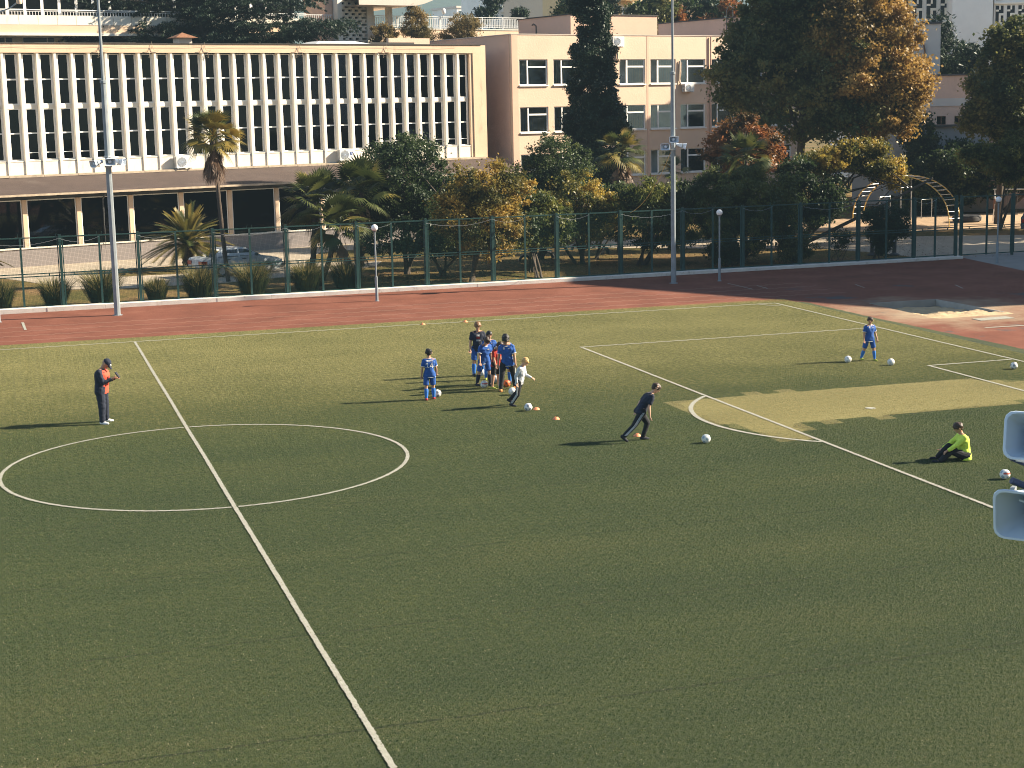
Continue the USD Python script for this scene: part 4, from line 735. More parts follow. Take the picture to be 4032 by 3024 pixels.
# trees and shrubs behind the fence, from the drive to the gate
tree('rounded_evergreen', 'broad dark evergreen with reddish tips in front of the white facade', (14.7, 41.4), [[14.68, 41.7, 4.65, 2.39, 1.82], [13.52, 41.88, 3.67, 1.48, 1.25], [16.03, 41.12, 3.72, 1.25, 1.37], [14.56, 41.44, 2.97, 2.16, 1.02], [14.98, 41.82, 5.88, 1.37, .73], [16.4, 41.3, 3.0, 1.0, 1.0], [14.3, 43.8, 3.9, 2.1, 1.9], [14.6, 41.2, 1.9, 2.3, .9]], 42000, 'leaf_dark', .15, .55, .12, .42, 6, spread=.9, minz=.75)
tree('orange_shrub_tree', 'orange and yellow leaved tree right behind the fence, right of the broad dark evergreen', (16.6, 36.0), [[17.53, 36.13, 4.0, 1.29, 1.2], [16.26, 36.41, 3.6, 1.12, 1.08], [18.48, 35.89, 4.2, .82, .8], [17.02, 36.03, 2.73, 1.72, .82], [17.9, 36.13, 5.2, .22, .6], [15.8, 36.44, 2.97, .7, .97], [17.61, 35.9, 2.29, 1.2, .65], [16.0, 36.4, 4.9, .18, .4], [17.1, 36.0, 1.75, 1.5, .65]], 26000, 'leaf_orange', .14, .6, .13, .32, 2, minz=.7, rough=.45)
tree('dome_shrub_tree', 'dome shaped dark green tree in front of the pink wing, left of the cypress', (22.8, 45.5), [[24.0, 45.41, 4.95, 1.52, 1.3], [23.02, 45.6, 4.4, 1.03, 1.03], [23.8, 45.26, 3.6, 1.71, 1.1], [22.6, 45.5, 3.0, 1.0, 1.0]], 26000, 'leaf_rounded', .15, .5, .13, .36, 3)
tree('yellow_shrub_tree', 'bright yellow and orange tree in front of the foot of the cypress', (24.0, 42.0), [[23.75, 42.17, 3.45, 1.3, 1.1], [24.84, 41.75, 2.95, 1.18, .95], [22.78, 42.3, 2.61, 1.3, .95], [24.1, 41.81, 2.11, 1.78, .6], [25.6, 41.47, 2.9, .4, .5], [24.2, 41.8, 1.5, 1.8, .6], [22.0, 42.4, 1.8, 1.2, .8]], 22000, 'leaf_yellow', .14, .62, .11, .32, 4, spread=.8, minz=.7, rough=.45)
tree('green_shrub_tree', 'green and bronze shrub between the orange tree and the bright yellow tree', (19.7, 36.2), [[20.6, 42.6, 3.0, 1.0, 1.25], [20.2, 39.0, 2.5, .85, .9], [19.6, 36.6, 2.4, .5, .7]], 13000, 'leaf_rounded', .14, .6, .08, .35, 3, minz=1.1)
tree('understorey_shrub', 'olive yellow shrub filling the gap left of the dome shaped tree', (20.4, 39.0), [[20.3, 39.0, 2.9, 1.25, 1.0], [21.4, 39.2, 2.2, 1.1, .9], [19.5, 38.6, 2.0, .9, .8]], 15000, 'leaf_yellow_green', .15, .6, .08, .33, 4, cat='shrub', minz=.8)
tree('understorey_shrub', 'dark green shrub between the broad evergreen and the orange tree', (15.9, 39.0), [[15.9, 39.0, 2.3, 1.1, 1.2], [16.6, 38.8, 1.6, .9, .7]], 12000, 'leaf_rounded', .15, .55, .08, .34, 4, cat='shrub', minz=.6)
tree('understorey_shrub', 'green shrub behind the drooping bush, left of the shaded mast', (25.6, 44.0), [[25.6, 44.2, 2.4, 1.2, 1.1], [26.8, 43.8, 2.9, 1.1, 1.0]], 12000, 'leaf_rounded', .16, .55, .08, .34, 3, cat='shrub', minz=.8)
tree('cypress', 'tall dark columnar cypress in front of the pink wing', (30.1, 56.0), [[30.14, 56.3, 15.2, .72, 1.4], [30.03, 56.3, 13.0, .98, 1.67], [30.02, 56.3, 10.95, 1.22, 1.67], [30.04, 56.3, 9.0, 1.46, 1.67], [30.19, 56.3, 7.2, 1.72, 1.54], [30.24, 56.2, 5.6, 1.68, 1.4], [30.09, 56.19, 4.23, 1.3, 1.3], [28.4, 56.4, 6.83, .3, .55], [29.0, 56.4, 13.9, .36, .61], [31.8, 56.2, 6.3, .4, .6]], 120000, 'needle_dark', .17, .5, .22, .26, 1, minz=2.5, trunk_top=(30.1, 56.1, 12), rough=.14, inner=.1)
tree('drooping_shrub_tree', 'green shrub with long drooping leaves behind the shaded mast', (26.6, 39.6), [[26.85, 39.75, 3.35, .98, .95], [26.15, 39.89, 2.95, .82, .9], [27.93, 39.34, 3.0, 1.05, 1.0], [28.82, 39.06, 3.0, .93, 1.0], [27.21, 39.44, 2.3, 1.63, .75], [27.6, 39.3, 1.5, 1.7, .65]], 17000, 'leaf_yellow_green', .22, .32, .1, .34, 4, spread=.8, minz=.6, droop=.45)
tree('yellow_green_shrub_tree', 'large yellow green bush with long shoots right of the shaded mast', (31.3, 38.5), [[30.45, 38.75, 2.96, 1.6, 1.3], [32.25, 38.24, 3.1, 1.6, 1.35], [31.42, 38.65, 3.8, 1.1, .8], [29.85, 39.1, 3.6, .7, .7], [33.36, 37.89, 3.13, .75, 1.0], [31.25, 38.26, 1.56, 2.0, 1.0], [33.28, 37.71, 1.98, 1.3, 1.0], [33.7, 37.8, 3.7, .2, .6], [30.1, 39, 4.3, .2, .5], [32.2, 38.3, 4.5, .2, .5]], 36000, 'leaf_yellow_green', .17, .45, .1, .34, 4, droop=.3, rough=.4)
tree('rusty_tree', 'rusty orange tree behind the yellow green bush and its fan palm', (34.2, 47.0), [[35.27, 46.9, 6.2, 1.2, .95], [34.24, 47.11, 5.6, .95, .9], [36.5, 46.4, 5.5, .9, 1.0], [35.17, 46.68, 4.8, 1.7, 1.0]], 20000, 'leaf_rust', .17, .62, .12, .35, 2, rough=.4)
def sun_painted_side(t, r, B):  # sunlight put into the leaf colour on the right of the crown
    b = A([[45.9, 51.6, 11.5, 2.7, 2.7], [47.3, 51.3, 8.8, 2.3, 2.2], [46.0, 52.0, 13.8, 2.3, 2.3], [46.6, 51.0, 6.7, 1.8, 1.3], [43.9, 51.2, 12.4, 1.9, 2.0], [44.2, 50.8, 9.2, 1.6, 1.6], [44.6, 52.2, 15.4, 1.8, 1.4]], float); b[:, :3] -= A([42.0, 53.5, -.03]); P, O = crown(b, 100000, r, .5, 1.0, .4); part(t, 'sun_painted_foliage', leaves(P, .2, .7, r, .25, O), 'leaf_sun_painted')
tree('big_autumn_tree', 'huge autumn tree with sunlight painted as golden leaves on one half, right of the pink wing', (42.0, 53.5), [[41.82, 54.4, 12.39, 2.7, 2.66], [40.04, 54.51, 9.94, 2.6, 2.66], [43.6, 54.03, 13.73, 2.9, 2.94], [44.4, 53.23, 10.67, 3.1, 3.0], [46.6, 52.36, 9.79, 2.1, 2.4], [47.2, 51.92, 8.25, 1.7, 1.8], [41.73, 53.53, 7.28, 3.0, 1.82], [45.2, 52.33, 6.92, 2.5, 1.6], [38.9, 55.01, 10.53, 1.1, 1.4], [38.2, 54.96, 8.4, 1.0, 1.2], [46.3, 52.99, 12.84, 1.7, 2.1], [39.9, 55.06, 12.3, 1.3, 1.7], [37.3, 55.36, 9.6, .5, .5], [42.5, 54, 15.5, 2.8, 2]], 110000, 'leaf_autumn_green', .21, .72, .32, .5, 1, trunk_top=(42.8, 53.5, 11), rough=.35, inner=.3, extra=[sun_painted_side])
tree('umbrella_tree', 'low spreading yellow tree with bare dark limbs beside the climbing arch', (38.6, 46.2), [[41.21, 45.62, 4.75, 2.1, .62], [43.0, 44.96, 4.2, 1.15, .75], [39.93, 45.94, 4.4, 1.25, .6], [41.99, 45.48, 5.2, 1.4, .5], [43.75, 44.56, 3.4, .42, .5], [39.2, 46.28, 4.7, .6, .4]], 25000, 'leaf_yellow', .15, .65, .14, .32, 5, spread=1.3, trunk_top=(41.4, 45.5, 4.1), rough=.3)
tree('dark_leaning_tree', 'dark green bush left of the low spreading yellow tree', (37.2, 44.8), [[38.01, 44.68, 2.8, 1.2, 1.35], [38.8, 44.28, 1.95, .95, .7], [37.73, 44.98, 4.0, .85, .9], [39.3, 44.3, 3.0, .8, .85], [36.6, 45, 2.2, .9, .9]], 20000, 'leaf_dark', .16, .6, .12, .36, 3)
tree('cone_bush', 'dark bush shaped like an upturned cone behind the fence near the gate', (37.95, 36.5), [[38.37, 36.3, 2.05, 1.0, .62], [38.39, 36.25, 1.5, .85, .6], [38.15, 36.3, .85, .45, .5]], 14000, 'leaf_dark', .11, .6, .05, .25, 3, cat='bush', spread=.15)
tree('small_shrub', 'thin sparse shrub on the shaded lawn left of the cone shaped bush', (35.9, 36.6), [[35.9, 36.6, 1.05, .42, .5], [36.3, 36.6, 1.2, .3, .35]], 1100, 'leaf_dark', .1, .6, .025, .2, 5, cat='bush', spread=.35)
tree('small_shrub', 'low leafy bush at the foot of the yellow green bush', (33.4, 36.6), [[33.4, 36.7, .65, .7, .55], [34.2, 36.8, .8, .5, .4]], 4500, 'leaf_autumn_green', .13, .55, .04, .25, 3, cat='bush', spread=.3)
tree('small_shrub', 'low dark bush on the shaded lawn behind the middle globe lamp', (30.0, 36.9), [[29.9, 37.0, .75, .75, .6]], 4000, 'leaf_dark', .13, .55, .04, .25, 3, cat='bush', spread=.3)
# dark wood in the shade behind the playground
for nm, lab, base, bl, n, lf in [('shade_tree', 'dark green tree just right of the big autumn tree', (56.6, 64.8), [[57.43, 65.1, 5.55, 1.0, 1.62], [57.4, 64.66, 2.99, 1.46, 1.62], [56.8, 64.5, 1.3, 1.3, 1.3]], 17000, 'leaf_dark'),
        ('shade_tree', 'dark tree below the grey annexe behind the top of the climbing arch', (59.6, 64.0), [[59.62, 64.08, 3.4, 2.2, 1.3], [59.17, 63.88, 1.67, 1.95, 1.1], [60.9, 63.8, 3.9, 1.2, 1.0]], 22000, 'leaf_dark'),
        ('shade_tree', 'dark tree behind the swings below the right hand autumn tree', (62.8, 62.8), [[62.34, 63.07, 2.56, 2.0, 1.4], [63.9, 62.79, 3.4, 1.5, 1.95], [65.5, 62.5, 3.0, 1.6, 2]], 22000, 'leaf_dark')]:
    tree(nm, lab, base, bl, n, lf, .22, .62, .2, .45, 2)
tree('right_autumn_tree', 'tall dark green tree turning orange at the right edge of the view', (56.6, 54.0), [[56.71, 54.15, 10.28, 1.4, 2.0], [55.85, 54.01, 7.99, 1.55, 1.7], [57.23, 53.53, 7.67, 1.46, 2.6], [55.3, 54.05, 7.14, .9, .95], [57.73, 53.93, 10.84, 1.02, 2.0], [55.0, 54.0, 6.3, .75, .65], [58.5, 53.5, 9, 1.6, 3], [58.3, 53.5, 5.5, 1.6, 1.8]], 52000, 'leaf_autumn_green', .23, .7, .25, .45, 1, trunk_top=(57, 54, 8.5), rough=.35)
tree('low_orange_tree', 'lower tree lit yellow and orange below the tall one at the right edge', (53.8, 49.8), [[53.52, 49.8, 4.4, 1.4, .85], [54.55, 49.36, 3.8, 1.1, 1.1], [52.5, 50.16, 4.55, .75, .55], [55.05, 49.45, 5.1, .8, 1.0]], 19000, 'leaf_yellow_green', .18, .65, .12, .36, 2)
tree('conifer', 'dark conifer in front of the blank white tower', (67.5, 80.0), [[67.9, 79.7, 13.02, .85, 1.3], [68.2, 79.45, 11.38, 1.4, 1.4], [69.84, 79.04, 11.0, 1.3, 1.1], [68.37, 79.34, 10.0, 1.85, .8], [68.5, 79.4, 8, 2.2, 2]], 20000, 'needle_dark', .34, .3, .2, .5, 1, trunk_top=(68.2, 79.6, 12.5), rough=.4)
tree('weeping_shrub', 'small golden shrub beside the lattice screen', (23.8, 85.0), [[23.81, 85.01, 13.6, .9, .75]], 3800, 'leaf_weeping', .2, .3, .06, .3, 2, cat='bush', droop=.4)
tree('weeping_shrub', 'tallest golden shrub, in front of the terrace railing under the curved canopy', (26.3, 85.0), [[26.2, 84.98, 14.3, .85, .95], [26.82, 84.67, 13.6, .95, .6], [26.2, 85.15, 15.3, .42, .49]], 7000, 'leaf_weeping', .2, .3, .06, .3, 2, cat='bush', droop=.4)
tree('weeping_shrub', 'broad drooping golden shrub in front of the right half of the terrace railing', (29.8, 85.0), [[30.0, 85.02, 14.2, 1.1, .84], [29.47, 85.1, 13.6, 1.2, .55]], 7000, 'leaf_weeping', .2, .28, .06, .3, 2, cat='bush', droop=.55)
for lab, base, bl, lf in [('orange flecked tree behind the pink roof room', (50.5, 98), [[51.07, 97.7, 16.2, 1.36, 1.0], [49.7, 98.06, 15.9, 1.2, .8], [50.5, 98, 14.5, 1.5, 1.2]], 'leaf_autumn_green'), ('dark tree between the roof room and the big autumn tree', (56.5, 100.2), [[55.75, 100.48, 16.0, 2.1, 1.3], [57.55, 99.98, 16.5, 1.44, 1.4], [56.5, 100, 14, 2, 1.5]], 'leaf_dark'),
        ('dark bushy tree just left of the cypress top', (42.7, 97), [[42.74, 96.96, 15.9, .8, 1.25], [42.7, 96.9, 14, .8, 1.2]], 'leaf_dark'), ('small orange tree behind the roof ladder', (55, 98), [[53.0, 98.36, 15.8, .7, .8], [57.7, 96.9, 15.9, .8, 1.0], [55.5, 97.5, 14.3, 2, 1]], 'leaf_rust')]:
    tree('roofline_tree', lab, base, bl, 9000, lf, .28, .65, .16, .5, 1)
tree('small_cypress', 'small dark cypress behind the roof room, right of the tall cypress', (47.0, 97.7), [[47.0, 97.7, 16.6, .45, 1.3], [47, 97.7, 14.6, .52, 1.3]], 6000, 'needle_dark', .2, .4, .1, .3, 1)
tree('dark_pine', 'dark leaning pine behind the terrace railing', (36.5, 104.5), [[38.2, 104.5, 17.2, .55, .7], [37.3, 104.5, 16.3, .6, .5], [36.2, 104.5, 15.7, 1.0, .45], [38.9, 104.5, 18.2, .5, .9], [40.6, 104.5, 16.0, .7, .6]], 6500, 'needle_dark', .35, .25, .14, .4, 1)
def cedar():
    r = np.random.default_rng(55); base = A([10.0, 82.0, -.03]); t = thing('cedar', 'spreading dark cedar with layered horizontal boughs behind the white block', 'tree', base)
    bl = [[2.03, 84.43, 14.38, 2.45, .29], [3.84, 83.72, 13.47, 3.6, .29], [6.77, 83.11, 15.08, 4.9, .52], [9.83, 82.0, 14.11, 4.25, .46], [12.71, 81.3, 15.11, 4.25, .59], [15.46, 80.28, 14.08, 3.43, .39], [17.97, 79.54, 14.25, 1.96, .29], [17.15, 79.68, 13.62, 1.96, .26], [13.84, 80.64, 13.31, 3.6, .29], [8.84, 82.17, 13.35, 4.58, .29], [5.89, 83.53, 15.97, 5.56, .46], [14.02, 81.03, 15.89, 3.92, .52], [11.25, 82.0, 16.59, 5.23, .65], [7.01, 82.85, 14.04, 3.92, .33], [4.29, 83.93, 15.46, 3.6, .39], [10, 82, 17.6, 4.5, .6], [7, 82.5, 12.6, 4, .3], [12, 81.5, 12.5, 4, .3]]
    P, O, D = [], [], []
    m = MB(); m.tube([(0, 0, 0), (.1, 0, 9), (0, .1, 18)], [.5, .38, .15], 10)
    for b in bl:
        c = A(b[:3])-base; end = c+A([np.sign(c[0])*b[3]*.8, 0, -.1]); st = A([0, 0, c[2]-.5])
        u = np.linspace(0, 1, 8)[:, None]; L = st+(end-st)*u; L[:, 2] += .25*np.sin(u[:, 0]*PI); m.tube(L, np.linspace(.13, .03, 8), 6)
        for q in range(int(26*b[3])):
            a = c+A([r.uniform(-1, 1)*b[3], r.uniform(-1, 1)*2.2, r.uniform(-1, 1)*b[4]*.7]); d = A([r.normal(0, 1)+np.sign(a[0]-c[0])*.7, r.normal(0, .8), r.normal(-.12, .12)]); d /= np.linalg.norm(d); ln = .7+.8*r.random(); k = 62
            tt = r.random(k)[:, None]; p = a+d*ln*tt+r.normal(size=(k, 3))*A([.16, .16, .05])*(1.1-tt); p[:, 2] -= .25*tt[:, 0]**2; P.append(p); 
    P = np.vstack(P); part(t, 'crown', leaves(P, .22, .33, r, .9), 'needle_cedar'); part(t, 'trunk', m, 'bark', True)
cedar()

# palms
def fan_leaf(m, base, dirv, stem, R, r, fold=.25, nb=15, droop=.2, spread=2.3):
    d = dirv/np.linalg.norm(dirv); side = np.cross(d, [0, 0, 1.0]); side /= np.linalg.norm(side)+1e-9; upv = np.cross(side, d)
    hub = base+d*stem; hub = hub-A([0, 0, .12*stem*stem]); mid = (base+hub)/2+A([0, 0, .05]); m.tube([base, mid, hub], [.022, .017, .012], 5, False)
    tilt = r.normal(0, .35); side, upv = side*math.cos(tilt)+upv*math.sin(tilt), upv*math.cos(tilt)-side*math.sin(tilt)
    for a in np.linspace(-spread/2, spread/2, nb):
        e = d*math.cos(a)+side*math.sin(a); n = upv; L = R*(.85+.15*math.cos(a))*(.9+.2*r.random()); w = .042*R/.6
        s2 = np.cross(e, n); p1 = hub+e*L*.55-A([0, 0, droop*L*.12]); p2 = hub+e*L-A([0, 0, droop*L*.5])
        v = A([hub-s2*w*.25, hub+s2*w*.25, p1+s2*w*.7+n*fold*w, p1-s2*w*.7+n*fold*w, p2]); m.add(v, [[0, 1, 2], [0, 2, 3], [3, 2, 4]])
def fan_palm(label, base, head, n=26, R=.62, stem=.62, dead=12, seed=1, trunk_r=.1, yellow=.15, group=None):
    r = np.random.default_rng(seed); base = A([base[0], base[1], -.03]); head = A(head, float)-base; t = thing('fan_palm', label, 'palm', base, 0, group)
    m = MB(); z = np.linspace(0, 1, 26); c = np.outer(z, head); c[:, :2] = head[:2]*(z[:, None]**.8); rr = trunk_r*(1.05-.25*z)*(1+.14*(np.arange(26) % 2)); m.tube(c, rr, 9); part(t, 'trunk', m, 'palm_trunk', 50)
    for i in range(n):
        a = i*2.399+r.normal(0, .2); e = 1.35-1.9*(i/n)+r.normal(0, .12); d = A([math.cos(a)*math.cos(e), math.sin(a)*math.cos(e), math.sin(e)])
        m = MB(); fan_leaf(m, head+A([0, 0, .05]), d, stem*(.8+.4*r.random()), R*(.85+.3*r.random()), r, droop=.25+.5*(i/n)); part(t, 'frond', m, 'palm_yellow' if r.random() < yellow*(1+i/n) else 'palm_leaf')
    for i in range(dead):
        a = i*2.399; e = -1.15+r.normal(0, .12); d = A([math.cos(a)*math.cos(e), math.sin(a)*math.cos(e), math.sin(e)]); m = MB()
        fan_leaf(m, head+A([0, 0, -.05-1.0*i/max(dead, 1)]), d, .5, R*.8, r, nb=9, droop=.9, spread=1.2); part(t, 'dead_frond', m, 'palm_dead')
    return t
fan_palm('tall fan palm with slender trunk and dead frond skirt before the white facade', (5.95, 41.9), (5.62, 42.5, 6.85), 46, .80, .78, 46, 3, .10, .25)
fan_palm('fan palm with grey green fronds behind the fence, left of the first globe lamp', (9.7, 40.4), (10.1, 40.4, 3.7), 36, 1.0, 1.0, 6, 4, .14, .1)
fan_palm('lower fan palm in front of two others, just behind the grass tufts', (9.6, 37.9), (10.7, 38.0, 2.75), 32, .92, .85, 6, 5, .12, .12)
fan_palm('darker fan palm nearest the broad dark evergreen', (12.0, 40.4), (12.3, 40.4, 4.1), 36, 1.0, 1.0, 6, 6, .14, .05)
fan_palm('short thick fan palm on the lawn behind the first globe lamp', (13.4, 46.5), (13.4, 46.5, 1.9), 12, .6, .5, 14, 16, .2, .1)
fan_palm('fan palm with yellow lower fronds in front of the cypress', (28.2, 47.5), (28.4, 47.5, 5.35), 32, .85, .8, 20, 7, .11, .3)
fan_palm('fan palm with hanging dead fronds half hidden by the shaded mast', (31.3, 47.6), (31.4, 47.6, 4.3), 9, .55, .5, 18, 8, .11, .3)
fan_palm('fan palm rising out of the yellow green bush right of the shaded mast', (33.4, 42.3), (33.4, 42.3, 5.0), 32, .9, .8, 6, 9, .12, .1)
def date_palm(label, base, head, n=40, L=2.1, seed=1):
    r = np.random.default_rng(seed); base = A([base[0], base[1], -.03]); head = A(head, float)-base; t = thing('date_palm', label, 'palm', base)
    m = MB(); z = np.linspace(0, 1, 12); m.tube(np.outer(z, head), .30+.05*(np.arange(12) % 2)+.06*z, 10); part(t, 'trunk', m, 'palm_trunk', 50)
    for i in range(n):
        a = i*2.399+r.normal(0, .15); e = 1.40-1.55*(i/n)**.9+r.normal(0, .08); ln = L*(.8+.25*r.random()); u = np.linspace(0, 1, 14); h = A([math.cos(a), math.sin(a), 0])
        rad = ln*(u*math.cos(e)+.10*u*u); zz = ln*(u*math.sin(e)-.30*u*u*(.4+math.cos(e))); C = head+np.outer(rad, h)+np.outer(zz, [0, 0, 1.0]); m = MB(); m.tube(C, np.linspace(.022, .005, 14), 4, False)
        T = np.gradient(C, axis=0); T /= np.linalg.norm(T, axis=1, keepdims=True); S = np.cross(T, [0, 0, 1.0]); S /= np.linalg.norm(S, axis=1, keepdims=True)+1e-9; N = np.cross(S, T)
        for q in np.linspace(.14, .99, 40):
            c = A([np.interp(q, u, C[:, k]) for k in range(3)]); tt = A([np.interp(q, u, T[:, k]) for k in range(3)]); s = A([np.interp(q, u, S[:, k]) for k in range(3)]); nn = A([np.interp(q, u, N[:, k]) for k in range(3)]); pl = .36*ln/2*(1-.55*q)*(.5+.8*min(1, q*3))
            for sg in (-1, 1):
                tip = c+(s*sg*.75+tt*.75+nn*.28)*pl-A([0, 0, .1*pl]); w = tt*.034; m.add(A([c-w, c+w, tip]), [[0, 1, 2]])
        part(t, 'frond', m, 'palm_yellow' if r.random() < .8 else ('palm_dead' if e < -.25 and r.random() < .5 else 'palm_leaf'))
date_palm('date palm with arching yellow green fronds before the arcade, beside the car', (4.9, 49.6), (4.9, 49.6, 1.3), 70, 2.5, 5)
date_palm('date palm at the very left edge with one drooping yellow frond in view', (-5.35, 41.9), (-5.35, 41.9, 1.6), 26, 1.3, 6)

# ornamental grass tufts along the fence
def tuft(label, x, y, w, h, seed):
    r = np.random.default_rng(seed); n = 900; t = thing('grass_tuft', label, 'grass tuft', (x, y, -.035)); a = r.random(n)*2*PI; b = np.sqrt(r.random(n))*w*.30
    P = np.c_[b*np.cos(a), b*np.sin(a), 0*a]; lean = (.10+.32*r.random(n)**1.3)*(.4+b/(w*.3)*.7); L = h*(.55+.5*r.random(n)); d = np.c_[np.cos(a), np.sin(a)]*lean[:, None]; s = np.c_[-np.sin(a), np.cos(a), 0*a]*.013
    p1 = P+np.c_[d*L[:, None]*.45, L*.55]; p2 = P+np.c_[d*L[:, None]*1.25*(w/.9), L*(1-.25*lean)]
    pm = p1+(p2-p1)*.25; dry = r.random(n) < .62
    v = np.stack([P-s, P+s, pm+s, pm-s], 1).reshape(-1, 3); i = np.arange(n)[:, None]*4; part(t, 'blades', (v, np.vstack([i+A([0, 1, 2]), i+A([0, 2, 3])])), 'tuft_blade')
    for nm, k, mt in (('dry_tips', dry, 'tuft_tip'), ('green_tips', ~dry, 'tuft_blade')): v = np.stack([pm-s*.95, pm+s*.95, p2], 1)[k].reshape(-1, 3); part(t, nm, (v, np.arange(len(v)).reshape(-1, 3)), mt)
for i, (x, y, w, h, lab) in enumerate([(-4.55, 34.9, .9, 1.05, 'ornamental grass tuft cut by the left edge behind the lamp post'), (-2.3, 35.0, .95, 1.05, 'ornamental grass tuft left of the sunlit mast, the second from the left edge'), (-.35, 35.0, 1.15, 1.3, 'large ornamental grass tuft right behind the sunlit mast'), (1.95, 35.1, .78, .85, 'smallest ornamental grass tuft, right of the sunlit mast'), (3.85, 35.5, 1.1, 1.2, 'dense ornamental grass tuft below the tail of the parked car'), (6.25, 35.9, 1.2, 1.2, 'ornamental grass tuft below the middle of the parked car'), (8.75, 36.2, 1.15, 1.15, 'pale ornamental grass tuft in front of the fan palm trunks'), (10.6, 36.4, 1.0, 1.05, 'ornamental grass tuft furthest right, just left of the first globe lamp')]): tuft(lab, x, y, w*1.45, h*1.3, 40+i)
# fallen leaves on lawn and pitch
r = np.random.default_rng(77); n = 5200; P = np.c_[r.uniform(12, 45, n), r.uniform(34.8, 52, n), np.full(n, -.022)]; v, f = leaves(P, .085, .7, r, 6.0)
top('leaf_litter', (v, f), 'litter_leaf', 'fallen brown leaves scattered on the dry lawn under the trees', 'fallen leaves', 'stuff')
n = 64000; y_ = r.uniform(-22, 21, n); P = np.c_[r.uniform(-8, 26, n), y_, np.full(n, .0245)]; v, f = leaves(P, .023, .55, r, 3.0)
M('fleck', (.42, .385, .235), .9, .2, 4, island=.5)
top('turf_flecks', (v, f), 'fleck', 'pale dry flecks and bits of leaf scattered over the artificial turf', 'flecks', 'stuff')

# ------------------------------------------------------------------ playground, tyres, bollards
ar = thing('climbing_arch', 'tall yellow arched climbing ladder in the sandy playground', 'climbing frame', (51.2, 55.9, 0))
A0, A1 = A([52.4, 52.3, 0.])-A([51.2, 55.9, 0]), A([49.95, 60.1, 0.])-A([51.2, 55.9, 0]); ax_ = (A1-A0)/np.linalg.norm(A1-A0); sd = A([ax_[1], -ax_[0], 0]); half = np.linalg.norm(A1-A0)/2; cc = (A0+A1)/2
def arch_pt(t, o): return cc-ax_*half*math.cos(t)*1.0+A([0, 0, 3.15*math.sin(t)**.8])+sd*o
ts = np.linspace(0.0, PI, 25)
for o in (-.5, .5): m = MB(); m.tube([arch_pt(max(t, 1e-6) if t < 3 else min(t, PI-1e-6), o) for t in ts], .035, 8); part(ar, 'side_rail', m, 'yellow_paint', True)
for t in np.linspace(.12, PI-.12, 24): m = MB(); m.tube([arch_pt(t, -.5), arch_pt(t, .5)], .025, 6); part(ar, 'rung', m, 'metal_white')
for o in (-.5, .5): m = MB(); m.tube([arch_pt(PI/2, o)*A([1, 1, 0]), arch_pt(PI/2, o)], .03, 6); part(ar, 'support', m, 'metal_dark')
hb = thing('horizontal_bars', 'row of pale metal exercise bars behind the climbing arch', 'climbing frame', (53.5, 60.0, 0), 25)
for i, h in enumerate((1.7, 1.7, 2.2, 2.2, 1.3, 1.3)):
    m = MB(); m.tube([(i*1.2-3, 0, 0), (i*1.2-3, 0, h)], .035, 6); part(hb, 'upright', m, 'galvanised')
for x0, h in ((-3, 1.68), (-.6, 2.18), (1.8, 1.28)): m = MB(); m.tube([(x0, 0, h), (x0+1.2, 0, h)], .03, 6); part(hb, 'bar', m, 'galvanised')
sw = thing('swing_frame', 'striped metal swing frame beside the climbing arch', 'swing', (57.2, 55.3, 0), -28)
for x in (0, 2.2):
    for y in (-.7, .7): m = MB(); m.tube([(x, y, 0), (x, 0, 2.1)], .04, 6); part(sw, 'leg', m, 'metal_white'); m = MB(); m.tube([(x, y*.6, .82), (x, y*.28, 1.5)], .045, 6); part(sw, 'red_band', m, 'rust')
m = MB(); m.tube([(-.1, 0, 2.1), (2.3, 0, 2.1)], .04, 6); part(sw, 'crossbar', m, 'metal_white')
for x in (.8, 1.4): m = MB(); m.tube([(x, 0, 2.08), (x, 0, .5)], .01, 4); part(sw, 'chain', m, 'metal_dark')
part(sw, 'seat', bx(.75, 1.45, -.12, .12, .46, .5), 'metal_dark')
tl = thing('tractor_tyre', 'big dark tractor tyre lying on the sand between arch and swing', 'tyre', (56.0, 56.6, -.02)); m = MB(); m.lathe([(.45, .05), (.55, 0), (.8, .0), (.92, .1), (.94, .3), (.88, .42), (.55, .44), (.45, .38), (.42, .2), (.45, .05)], 24); part(tl, 'tyre', m, 'tyre_rubber', 40)
ty = None
for x, y, rz, s, lab in ((23.4, 45.6, 20, 1.0, 'half buried tyre nearest the fence, below the bright yellow tree'), (26.6, 49.8, -10, .9, 'half buried tyre furthest back, behind the bright yellow tree'), (27.05, 46.6, 40, .85, 'half buried pale tyre right of the bright yellow tree'), (21.2, 47.2, 70, .8, 'half buried reddish tyre seen side on behind the orange tree'), (21.9, 44.9, 0, .75, 'half buried dark tyre left of the bright yellow tree')):
    if ty is None:
        ty = thing('half_tyre', lab, 'tyre', (x, y, -.03), rz, None, None, (s, s, s)); m = MB(); t = np.linspace(0, PI, 15); lo = [A([[(R)*math.cos(a), yy, R*math.sin(a)] for R, yy in ((.30, -.07), (.33, -.11), (.42, -.10), (.46, -.05), (.46, .05), (.42, .10), (.33, .11), (.30, .07))]) for a in t]; m.add(*loft(lo)); part(ty, 'tyre', m, 'tyre_paint' if False else 'tyre_rubber', 40)
        m = MB()
        for a in np.linspace(.1, PI-.1, 16): m.box(-.018, .018, -.09, .09, .455, .475, lambda v, a=a: v@A([[math.sin(a), 0, -math.cos(a)], [0, 1, 0], [math.cos(a), 0, math.sin(a)]]))
        part(ty, 'tread', m, 'concrete')
    else: copy(ty, 'half_tyre', lab, (x, y, -.03), rz, (s, s, s))
